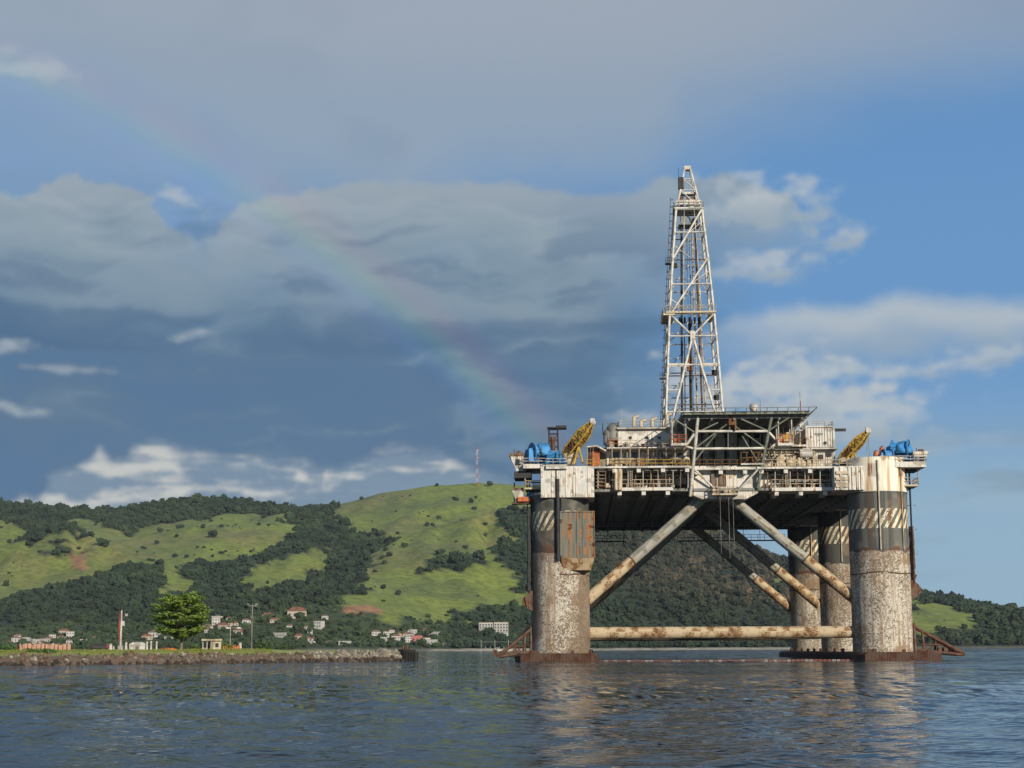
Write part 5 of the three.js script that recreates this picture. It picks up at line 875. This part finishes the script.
// the broad tree
{
  const p = jetty(181, 7), k = jScale(p), o = thing('shade_tree', 'broad bright green tree with tiered crown standing on the breakwater', 'tree', [p.x, p.y - .05, p.z]), r = mulberry(7);
  const cr = new Geo(), H0 = 54 / k, RX = 27.5 / k; const tr = new Geo();
  tr.bar(V3(0, -.2, 0), V3(.1, H0 * .22, 0), .3, 9, .24).bar(V3(.1, H0 * .22, 0), V3(.05, H0 * .5, .1), .24, 8, .16).bar(V3(.05, H0 * .5, .1), V3(0, H0 * .86, 0), .16, 7, .05); tr.mesh('trunk', M([.16, .12, .085], { roughness: .95 }), o);
  const cols = [], tiers = [[.30, .66, 7], [.40, .92, 10], [.52, 1.05, 12], [.65, 1.05, 12], [.78, 1.0, 12], [.89, .85, 10], [.96, .58, 8]], lm = new Geo();
  for (const [h, rad, nb] of tiers) for (let b = 0; b < nb; b++) {
    const a = b / nb * 6.28 + r() * .6 + h * 9, reach = RX * rad * (.72 + .33 * r()), y0 = H0 * (h - .08), y1 = H0 * h + (r() - .5) * 1.5, e = V3(Math.cos(a) * reach, y1, Math.sin(a) * reach), s = V3(0, Math.min(y0, H0 * .85), 0);
    lm.bar(s, e, .06, 5, .02);
    for (let q = 0; q < 9; q++) {                       // leaf clumps along the bough
      const t = .38 + .66 * (q + r()) / 9, c = s.clone().lerp(e, Math.min(t, 1.04)), sz = .55 + .35 * r(); c.y += .1 + (r() - .5) * .35;
      for (let l = 0; l < 19; l++) {
        const d = V3(r() - .5, (r() - .5) * .34, r() - .5).multiplyScalar(2 * sz * .8).add(c), n = V3((r() - .5) * 1.3, .55 + r(), (r() - .5) * 1.3).normalize(), u = V3().crossVectors(n, V3(r() - .5, r() - .5, r() - .5)).normalize(), v = V3().crossVectors(n, u), L = .22 + .15 * r(), Wd = L * .55;
        cr.face([d.clone().addScaledVector(u, -L), d.clone().addScaledVector(v, -Wd), d.clone().addScaledVector(u, L), d.clone().addScaledVector(v, Wd)]); const g = .75 + .5 * r(); for (let z = 0; z < 4; z++) cols.push(.22 * g, .32 * g, .028 * g);
      }
    }
  }
  lm.mesh('boughs', M([.14, .11, .08], { roughness: .95 }), o);
  const g = cr.geometry(); g.setAttribute('color', new THREE.Float32BufferAttribute(cols, 3)); meshOf('crown', g, new THREE.MeshPhysicalMaterial({ vertexColors: true, roughness: .75, side: THREE.DoubleSide, transmission: .3, thickness: 0 }), o);
}
// poles on the breakwater
{
  const p = jetty(120.5, 6), k = jScale(p), h = 40 / k, o = thing('beacon_pole', 'thick red and white light pole with side lamp on the breakwater', 'light pole', [p.x, p.y - .1, p.z]);
  new Geo().bar(V3(0, 0, 0), V3(0, h, 0), .2, 10, .13).mesh('pole', mat.pale, o); new Geo().box(-.36, -.21, h * .22, h * .92, -.1, .1).mesh('red_backboard', mat.red, o); new Geo().bar(V3(0, h * .82, 0), V3(.75, h * .86, 0), .04, 5).mesh('bracket', mat.steel, o); new Geo().box(.6, 1.0, h * .86, h * .92, -.15, .15).mesh('lamp_head', mat.pale, o); new Geo().box(.15, .5, h * .62, h * .74, -.12, .12).mesh('meter_box', mat.pale, o); new Geo().bar(V3(0, h, 0), V3(0, h + .5, 0), .05, 6).mesh('spike', mat.steel, o); new Geo().box(-.35, .35, 0, .9, -.35, .35).mesh('foot', mat.pale, o);
  const p2 = jetty(251.5, 10), k2 = jScale(p2), h2 = 45.5 / k2, u = thing('utility_pole', 'tall grey utility pole with two floodlights on its crossarm', 'utility pole', [p2.x, p2.y - .1, p2.z]);
  new Geo().bar(V3(0, 0, 0), V3(0, h2, 0), .13, 9, .08).mesh('pole', mat.grey, u); new Geo().box(-.75, .75, h2 - .35, h2 - .2, -.06, .06).mesh('crossarm', mat.concrete, u); for (const x of [-.7, .7]) new Geo().box(x - .2, x + .2, h2 - .19, h2 + .12, -.12, .2).mesh('floodlight', mat.steel, u); new Geo().box(-.25, .25, h2 * .68, h2 * .76, -.2, .2).mesh('transformer', mat.steel, u);
  for (const [px, top, lab] of [[230, 629, 'slim double-headed street lamp beside the small kiosk'], [140, 616, 'thin bare lamp post next to the broad tree']].slice(0, 1)) {
    const q = jetty(px, 8), kk = jScale(q), hh = (651 - top) / kk, s = thing('street_lamp', lab, 'street lamp', [q.x, q.y - .05, q.z]); new Geo().bar(V3(0, 0, 0), V3(0, hh, 0), .08, 7, .05).mesh('post', mat.pale, s); new Geo().bar(V3(-.4, hh, 0), V3(1.5, hh + .05, 0), .05, 5).mesh('arm', mat.pale, s); for (const x of [-.35, 1.45]) new Geo().box(x - .35, x + .35, hh - .12, hh + .14, -.15, .15).mesh('lamp_head', mat.pale, s);
  }
}
// boom store: orange floats leaning in a row
{
  const r = mulberry(3), orangeTones = [[.42, .21, .13], [.38, .23, .16], [.45, .26, .19]].map(c => M(c, { roughness: .8 })), o = thing('boom_floats', 'long rack of leaning orange boom floats on the breakwater grass', 'boom floats', jetty(44, 6, 2.0).toArray(), jTurn), k = jScale(o.position), L = 57 / k / Math.cos(jTurn * .0), n = 46;
  for (let q = 0; q < n; q++) { const x = (q / (n - 1) - .5) * L * .95, h = .95 + .3 * r(), lean = .28 + .2 * r(); new Geo().bar(V3(x, 0, .25 + r() * .3), V3(x + lean, h, -.2), .13, 7).mesh('float', q % 4 === 2 ? mat.rustPlate : orangeTones[q % 3], o); }
  new Geo().bar(V3(-L / 2, .55, -.3), V3(L / 2, .55, -.3), .06, 5).mesh('rack_rail', mat.rust, o); for (let q = 0; q < 6; q++) { const x = (q / 5 - .5) * L; new Geo().bar(V3(x, -.1, -.35), V3(x, 1.2, -.35), .06, 5).mesh('rack_post', mat.rust, o); }
}
{
  const p = jetty(99, 6.5, 2.05), k = jScale(p), o = thing('fuel_tank', 'dark horizontal cylinder tank with dull red end cap', 'tank', p.toArray(), jTurn * .4), L = 17 / k, R = 3.1 / k;
  new Geo().bar(V3(-L / 2, R + .15, 0), V3(L / 2 - .2, R + .15, 0), R, 18).mesh('shell', mat.dark, o); new Geo().bar(V3(L / 2 - .2, R + .15, 0), V3(L / 2, R + .15, 0), R * .98, 18, R * .8).mesh('end_cap', mat.red, o); for (const x of [-L * .3, L * .25]) new Geo().box(x - .15, x + .15, -.05, R * .6, -R * .8, R * .8).mesh('saddle', mat.concrete, o);
}
function post(px, w, h, lab, back = 6) { const p = jetty(px, back, 2.0), k = jScale(p), o = thing('white_bollard', lab, 'bollard', p.toArray(), 0, 'white posts on the breakwater'), a = w / k / 2, b = h / k; new Geo().bar(V3(0, -.05, 0), V3(0, b * .86, 0), a * .9, 10, a * .8).mesh('post', mat.pale, o); new Geo().bar(V3(0, b * .86, 0), V3(0, b, 0), a, 10, a * .5).mesh('cap', mat.pale, o); return o; }
post(110.5, 4.2, 7.5, 'stout white block post beside the dark tank'); post(126, 3, 9, 'white post just beside the red and white light pole'); post(147, 2.6, 9.5, 'white post beside the white hut nearer to it'); post(151, 2.4, 10, 'white post with rounded cap one step past the white hut'); post(156.5, 2.4, 9.5, 'last white post before the orange rowing boat'); post(240, 4, 8, 'squat white post beside the orange fence', 7); post(113.6, 2, 5, 'short white post between the tank and light pole');
{
  const p = jetty(138, 7.5, 2.0), k = jScale(p), o = thing('white_hut', 'small white hut with curved roof between the light pole and tree', 'hut', p.toArray(), .1), w = 15 / k / 2, h = 8.5 / k;
  new Geo().box(-w, w, 0, h * .75, -1, 1).mesh('wall', mat.pale, o); const g = new Geo(); let a = null; for (let q = 0; q <= 8; q++) { const t = q / 8 * Math.PI, v = V3(-Math.cos(t) * w * 1.05, h * .75 + Math.sin(t) * h * .32, 0); if (a) g.hexa([V3(a.x, h * .7, 1.1), V3(v.x, h * .7, 1.1), V3(v.x, h * .7, -1.1), V3(a.x, h * .7, -1.1), V3(a.x, a.y, 1.1), V3(v.x, v.y, 1.1), V3(v.x, v.y, -1.1), V3(a.x, a.y, -1.1)]); a = v; } g.mesh('roof', mat.pale, o); new Geo().box(-.3, .3, 0, h * .6, 1.0, 1.03).mesh('door', mat.grey, o);
  const q = jetty(168, 5.5, 2.02), b = thing('rowing_boat', 'upturned orange-red rowing boat lying under the tree', 'boat', q.toArray(), jTurn * .5), L = 20 / k / 2; const hull = new THREE.SphereGeometry(1, 20, 8, 0, 6.283, 0, 1.571).scale(L, .55, .7); meshOf('hull', hull, mat.orange, b); new Geo().bar(V3(-L, .05, 0), V3(L, .05, 0), .09, 5).mesh('keel_rail', mat.rust, b);
  const kq = jetty(212, 8, 2.0), kk = jScale(kq), ko = thing('kiosk', 'small cream kiosk with flat overhanging roof and open veranda', 'kiosk', kq.toArray(), .12), W2 = 18 / kk / 2, h3 = 11.5 / kk;
  new Geo().box(.1, W2, 0, h3 * .86, -1.4, 1.3).mesh('wall', mat.cream, ko); new Geo().box(-W2, .1 - .002, 0, h3 * .8, -1.4, -1.2).mesh('back_wall', mat.white, ko); new Geo().box(-W2 * 1.08, W2 * 1.08, h3 * .862, h3, -1.7, 1.7).mesh('roof', mat.cream, ko); for (const x of [-W2 * .95, -W2 * .5, -.1]) new Geo().bar(V3(x, 0, 1.3), V3(x, h3 * .86, 1.3), .1, 6).mesh('veranda_post', mat.white, ko); new Geo().box(W2 * .4, W2 * .75, h3 * .3, h3 * .65, 1.3, 1.33).mesh('window', mat.glass, ko);
  const fq = jetty(231, 6.5, 2.0), fo = thing('site_fence', 'low orange site fence beside the cream kiosk', 'fence', fq.toArray(), jTurn * .3); for (let n = 0; n < 9; n++) new Geo().box(-1.4 + n * .34, -1.16 + n * .34, -.05, .7 + (n % 3) * .12, -.04, .04).mesh('slat', mat.orange, fo); new Geo().box(-1.5, 1.7, .3, .42, -.09, -.045).mesh('rail', mat.rust, fo);
}
function bush(px, wpx, hpx, back, lab, tone = [.085, .15, .025], seed = 1) {
  const p = jetty(px, back, 2.0), k = jScale(p), o = thing('shrub', lab, 'shrub', p.toArray()), r = mulberry(seed * 17 + 3), g = new Geo(), cols = [], R = wpx / k / 2, h = hpx / k, n = 700;
  for (let q = 0; q < n; q++) { const a = r() * 6.28, el = r(), rad = Math.pow(r(), .4), lump = .75 + .5 * vnoise(a * 1.3 + seed * 5, el * 4), d = V3(Math.cos(a) * R * rad * lump * Math.sqrt(1 - el * el * .8), el * h * lump * (.4 + .6 * rad), Math.sin(a) * R * rad * lump * .8), nn = V3(r() - .5, r() * .8, r() - .5).normalize(), u = V3().crossVectors(nn, V3(r() - .5, r() - .5, r() - .5)).normalize(), v = V3().crossVectors(nn, u), L = .13 + .1 * r(); g.face([d.clone().addScaledVector(u, -L), d.clone().addScaledVector(v, -L * .5), d.clone().addScaledVector(u, L), d.clone().addScaledVector(v, L * .5)]); const s = .7 + .6 * r(); for (let z = 0; z < 4; z++) cols.push(...tone.map(c => c * s)); }
  const ge = g.geometry(); ge.setAttribute('color', new THREE.Float32BufferAttribute(cols, 3)); meshOf('foliage', ge, new THREE.MeshStandardMaterial({ vertexColors: true, roughness: .85, side: THREE.DoubleSide }), o); new Geo().bar(V3(0, -.1, 0), V3(0, h * .6, 0), .06, 5).bar(V3(0, .1, 0), V3(R * .4, h * .6, 0), .04, 5).bar(V3(0, .1, 0), V3(-R * .4, h * .6, .1), .04, 5).mesh('stem', mat.rope, o);
}
bush(228, 22, 8, 7.5, 'bright leafy shrub between the kiosk and squat white post', [.12, .17, .03], 2); bush(38, 40, 3.5, 5, 'low spreading green shrub below the orange floats', [.06, .13, .025], 3); bush(5, 22, 6, 6, 'rounded green shrub at the end of the orange floats', [.05, .11, .025], 4); bush(263, 20, 9, 9, 'dark green shrub beside the tall utility pole', [.05, .09, .025], 5); bush(285, 24, 6, 9, 'low dark shrub midway between utility pole and boulders', [.05, .085, .03], 6); bush(195, 12, 6, 7, 'small shrub between the broad tree and kiosk', [.07, .12, .025], 7);

// ---------------------------------------------------------------- the town along the shore
const tile = M([.32, .14, .085], { map: wornTex, roughness: .9 }), tileDull = M([.30, .19, .14], { map: wornTex, roughness: .9 }), wallW = M([.42, .41, .385], { roughness: .9 }), wallC = M([.36, .32, .25], { roughness: .9 }), wallG = M([.33, .33, .31], { roughness: .9 }), pinkW = M([.36, .13, .12], { roughness: .9 });
function houseProto(w, d, h, roof, wall, floors, flat) {
  const o = new THREE.Group(); o.name = 'house';
  new Geo().box(-w / 2, w / 2, -3, h, -d / 2, d / 2).mesh('wall', wall, o);
  const rf = new Geo(), e = .5, rh = w * .22;
  if (flat) rf.box(-w / 2 - .2, w / 2 + .2, h + .003, h + .4, -d / 2 - .2, d / 2 + .2); else { const A = [V3(-w / 2 - e, h, d / 2 + e), V3(w / 2 + e, h, d / 2 + e), V3(w / 2 + e, h, -d / 2 - e), V3(-w / 2 - e, h, -d / 2 - e)], T = [V3(-w / 2 + d * .35, h + rh, 0), V3(w / 2 - d * .35, h + rh, 0)]; rf.face([A[0], A[1], T[1], T[0]]).face([A[2], A[3], T[0], T[1]]).face([A[1], A[2], T[1]]).face([A[3], A[0], T[0]]).face([A[3], A[2], A[1], A[0]]); }
  rf.mesh('roof', roof, o);
  for (let f = 0; f < floors; f++) { const n = Math.max(2, Math.round(w / 3.2)); for (let k = 0; k < n; k++) { const x = (k + .5) / n * w - w / 2, y = .9 + f * 3; if (f === 0 && k === 1) new Geo().box(x - .5, x + .5, 0, 2.1, d / 2, d / 2 + .04).mesh('door', mat.dark, o); else new Geo().box(x - .6, x + .6, y, y + 1.2, d / 2, d / 2 + .04).mesh('window', mat.glass, o); } }
  return o;
}
const houses = { white: houseProto(9, 8, 3.4, tileDull, wallW, 1), red: houseProto(12, 9, 3.6, tile, wallC, 1), two: houseProto(8, 8, 6.4, tileDull, wallW, 2, true), cream: houseProto(11, 8, 3.2, tile, wallC, 1), shed: houseProto(14, 9, 4, wallG, wallG, 1, true) };
function house(kind, px, py, label, scale = 1, turn = 0, group = null) {
  let q = null; for (let k = 0; k < 30 && !q; k++) q = onLand(px, py - k * .5); if (!q) return null;
  const o = houses[kind].clone(); o.name = numbered('house'); o.position.set(q.x, q.y - .3, q.z); o.rotation.y = turn; o.scale.setScalar(scale); scene.add(o); return tag(o, label, 'house', group);
}
const townMore = (() => { const r = mulberry(44), k = ['white', 'cream', 'two', 'red', 'shed', 'white'], o = []; for (let n = 0; n < 34; n++) { const z = n < 12 ? [4, 96, 638, 645] : n < 20 ? [196, 262, 618, 636] : n < 27 ? [266, 352, 625, 646] : [366, 450, 632, 646]; o.push([k[r() * 6 | 0], z[0] + r() * (z[1] - z[0]), z[2] + r() * (z[3] - z[2]), .55 + .4 * r(), (r() - .5) * .9]); } return o; })();
const TOWN = 'houses of the shore town', lbl = { white: 'small white-walled house with dull hipped roof among the shore trees', red: 'tan house with red tiled roof among the shore trees', two: 'white two-storey flat-roofed house in the shore town', cream: 'long cream house with red tiled roof in the shore town', shed: 'grey flat-roofed shed standing by the far shore' };
for (const [kind, px, py, s, t] of [['white', 16, 642, .9, .2], ['two', 26, 643, .8, 0], ['shed', 40, 644, .9, .1], ['cream', 55, 643, .8, -.2], ['two', 70, 638, .9, .3], ['white', 72, 644, 1, 0], ['red', 64, 634, .8, .2], ['white', 93, 642, .9, .1], ['two', 84, 645, .8, 0], ['cream', 147, 640, .9, .2], ['white', 155, 637, 1.1, -.1], ['shed', 172, 641, .9, 0], ['two', 215, 625, 1.0, .4], ['white', 208, 631, 1.1, .1], ['red', 222, 629, .9, -.2], ['cream', 233, 626, .9, .2], ['white', 246, 624, .9, .3], ['red', 268, 618, .9, .1], ['cream', 275, 622, .8, 0], ['white', 290, 629, .8, .2], ['white', 325, 620, .7, .1], ['shed', 305, 645, .9, 0], ['white', 330, 646, .9, .1], ['shed', 345, 645, .8, 0], ['white', 376, 636, .9, .1], ['two', 386, 637, .7, .2], ['white', 396, 640, .9, 0], ['cream', 402, 637, .8, .1], ['white', 409, 638, .9, -.2], ['shed', 430, 644, 1, 0], ['white', 437, 646, .7, 0], ['white', 446, 646, .7, .1], ['white', 540, 645, .9, 0], ['cream', 610, 645, 1, 0], ['white', 690, 645, .9, .1], ['white', 925, 640, .7, 0], ...townMore]) house(kind, px, py, lbl[kind].replace(/ (among the shore trees|in the shore town|standing by the far shore)$/, '') + (px < 100 ? ' behind the orange floats' : px < 200 ? ' behind the broad tree' : px < 262 ? ' on the slope behind the cream kiosk' : px < 350 ? ' below the bright red-roofed house' : px < 470 ? ' on the shore beside the pinkish building' : px < 900 ? ' on the shore behind the rig' : ' past the right column'), s, t, TOWN);
house('red', 297, 617, 'larger tan house with bright red roof alone on the wooded slope', 1.5, .1);
{ let q = onLand(417, 640); if (q) { houses.pink = houseProto(9, 7, 4.2, pinkW, pinkW, 1, true); house('pink', 417, 641, 'pinkish red flat-roofed building near the black mooring block', 1.1, .1); } }
for (const [px, lab] of [[486, 'white three-storey apartment block beside its twin, nearer the meadow'], [501, 'white three-storey apartment block beside its twin, nearer the rig']]) {
  const q = onLand(px, 633); if (!q) continue; const s = -q.z / FOC, w = 14 * s, h = 10 * s, o = thing('apartment_block', lab, 'apartment block', [q.x, q.y - .5, q.z + 6], .05);
  new Geo().box(-w / 2, w / 2, -4, h, -7, 4).mesh('wall', wallW, o); new Geo().box(-w / 2 - .3, w / 2 + .3, h + .003, h + .5, -7.3, 4.3).mesh('roof', tileDull, o); for (let f = 0; f < 3; f++) { for (let k = 0; k < 5; k++) { const x = (k + .5) / 5 * w - w / 2; new Geo().box(x - .8, x + .8, h * (.1 + f * .31), h * (.1 + f * .31) + 1.5, 4, 4.05).mesh('window', mat.glass, o); } new Geo().box(-w / 2, w / 2, h * (.07 + f * .31) - .2, h * (.07 + f * .31), 4.06, 5.2).mesh('balcony', wallW, o); }
}
// marina pier
{
  const q = at(488, 649.3, 1470), o = thing('pier', 'low wooden pier with thin posts at the far shore', 'pier', [q.x, 0, q.z]), L = 36 * 1470 / FOC;
  new Geo().box(-8, L, .9, 1.4, -2, 2).mesh('deck', wallG, o); for (let k = 0; k < 9; k++) { const x = -6 + k / 8 * L; new Geo().bar(V3(x, -2, 1.5), V3(x, k % 3 === 0 ? 9.5 : 4.2, 1.5), .22, 6).mesh('post', wallG, o); } new Geo().bar(V3(-6, 8, 1.5), V3(L - 2, 8, 1.5), .08, 4).mesh('cable', wallG, o);
  for (const [px, c, lab] of [[497, wallW, 'white motorboat moored by the low pier'], [508, wallC, 'tan fishing boat moored by the low pier']]) { const b = at(px, 650, 1440), t = thing('motorboat', lab, 'boat', [b.x, 0, b.z], .2); const g = new Geo().hexa([V3(-3, -.3, .8), V3(3.2, -.3, .5), V3(3.2, -.3, -.5), V3(-3, -.3, -.8), V3(-3.6, 1.3, 1.4), V3(4.6, 1.6, .2), V3(4.6, 1.6, -.2), V3(-3.6, 1.3, -1.4)]); g.mesh('hull', c, t); new Geo().box(-1.6, 1.4, 1.3, 2.9, -.9, .9).mesh('cabin', wallW, t); new Geo().box(-1.2, 1.0, 1.9, 2.6, .9, .93).mesh('window', mat.glass, t); }
}
// red and white mast on the hill
{
  let q = null; for (let k = 0; k < 40 && !q; k++) q = onLand(477, 486 + k * .5); const s = -q.z / FOC, h = 40 * s, o = thing('radio_mast', 'tall slim red and white lattice radio mast on the grassy hilltop', 'radio mast', [q.x, q.y - 1, q.z]);
  for (let k = 0; k < 9; k++) { const y0 = k / 9 * h, y1 = (k + 1) / 9 * h, a = mix(1.7, .7, k / 9), b = mix(1.7, .7, (k + 1) / 9), g = new Geo(); for (const i of [-1, 1]) for (const j of [-1, 1]) g.bar(V3(i * a, y0, j * a), V3(i * b, y1, j * b), .32, 4); for (const j of [-1, 1]) g.bar(V3(-a, y0, j * a), V3(b, y1, j * b), .2, 4).bar(V3(j * a, y0, a), V3(j * b, y1, -b), .2, 4).bar(V3(a, y0, j * a), V3(-a, y0, j * a), .2, 4); g.mesh('mast_section', k % 2 ? mat.pale : mat.red, o); }
  for (const f of [.72, .9]) new Geo().bar(V3(.8, h * f, 1), V3(.8, h * f, 1.5), 1.3, 12).mesh('dish', mat.pale, o);
}
// single trees one can pick out on the meadows and skyline
{
  const geos = [crownGeometry(11, 12, .55, .7, 2, .5), crownGeometry(12, 10, .6, .5, 2, .5)], leaf = [M([.022, .04, .018], { roughness: .9 }), M([.03, .05, .02], { roughness: .9 })], bark = M([.08, .065, .05], { roughness: .95 });
  const MEADOW = 'lone trees on the meadows', SKY = 'single trees along the right-hand hill crest';
  const list = [[213, 538, 7.5, 'lone dark tree in the middle of the big left meadow'], [160, 533, 6, 'small dark tree by the upper edge of the left meadow'], [57, 556, 6, 'dark tree on the rounded meadow knoll', MEADOW], [66, 554, 6, 'dark tree on the rounded meadow knoll', MEADOW], [103, 548, 8, 'dark tree on the shoulder of the meadow knoll'], [405, 548, 5, 'bush at the upper corner of the central meadow'], [440, 556, 6, 'dark bush in the central meadow belt', MEADOW], [455, 558, 6.5, 'dark bush in the central meadow belt', MEADOW], [468, 566, 6, 'dark bush in the central meadow belt', MEADOW], [490, 487, 7, 'small tree on the hilltop beside the radio mast'], [925, 605, 7, 'rounded tree on the hill crest beside the right column'], [995, 619, 8, 'dark tree on the hill crest right of the rig', SKY], [1003, 617, 10, 'dark tree on the hill crest right of the rig', SKY], [1012, 615, 11, 'dark tree on the hill crest right of the rig', SKY], [1020, 616, 8, 'dark tree on the hill crest right of the rig', SKY]];
  list.forEach(([px, py, s, lab, gp], k) => { let q = null; for (let e = 0; e < 60 && !q; e++) q = onLand(px, py + e * .5); if (!q) return; const o = thing('hill_tree', lab, 'tree', [q.x, q.y - .5, q.z], k * 1.3, gp); const c = meshOf('crown', geos[k & 1], leaf[k % 2], o); c.scale.set(s, s * 1.1, s); c.position.y = s * .15; new Geo().bar(V3(0, 0, 0), V3(0, s * .9, 0), s * .08, 6, s * .05).mesh('trunk', bark, o); });
}

renderer.render(scene, camera);
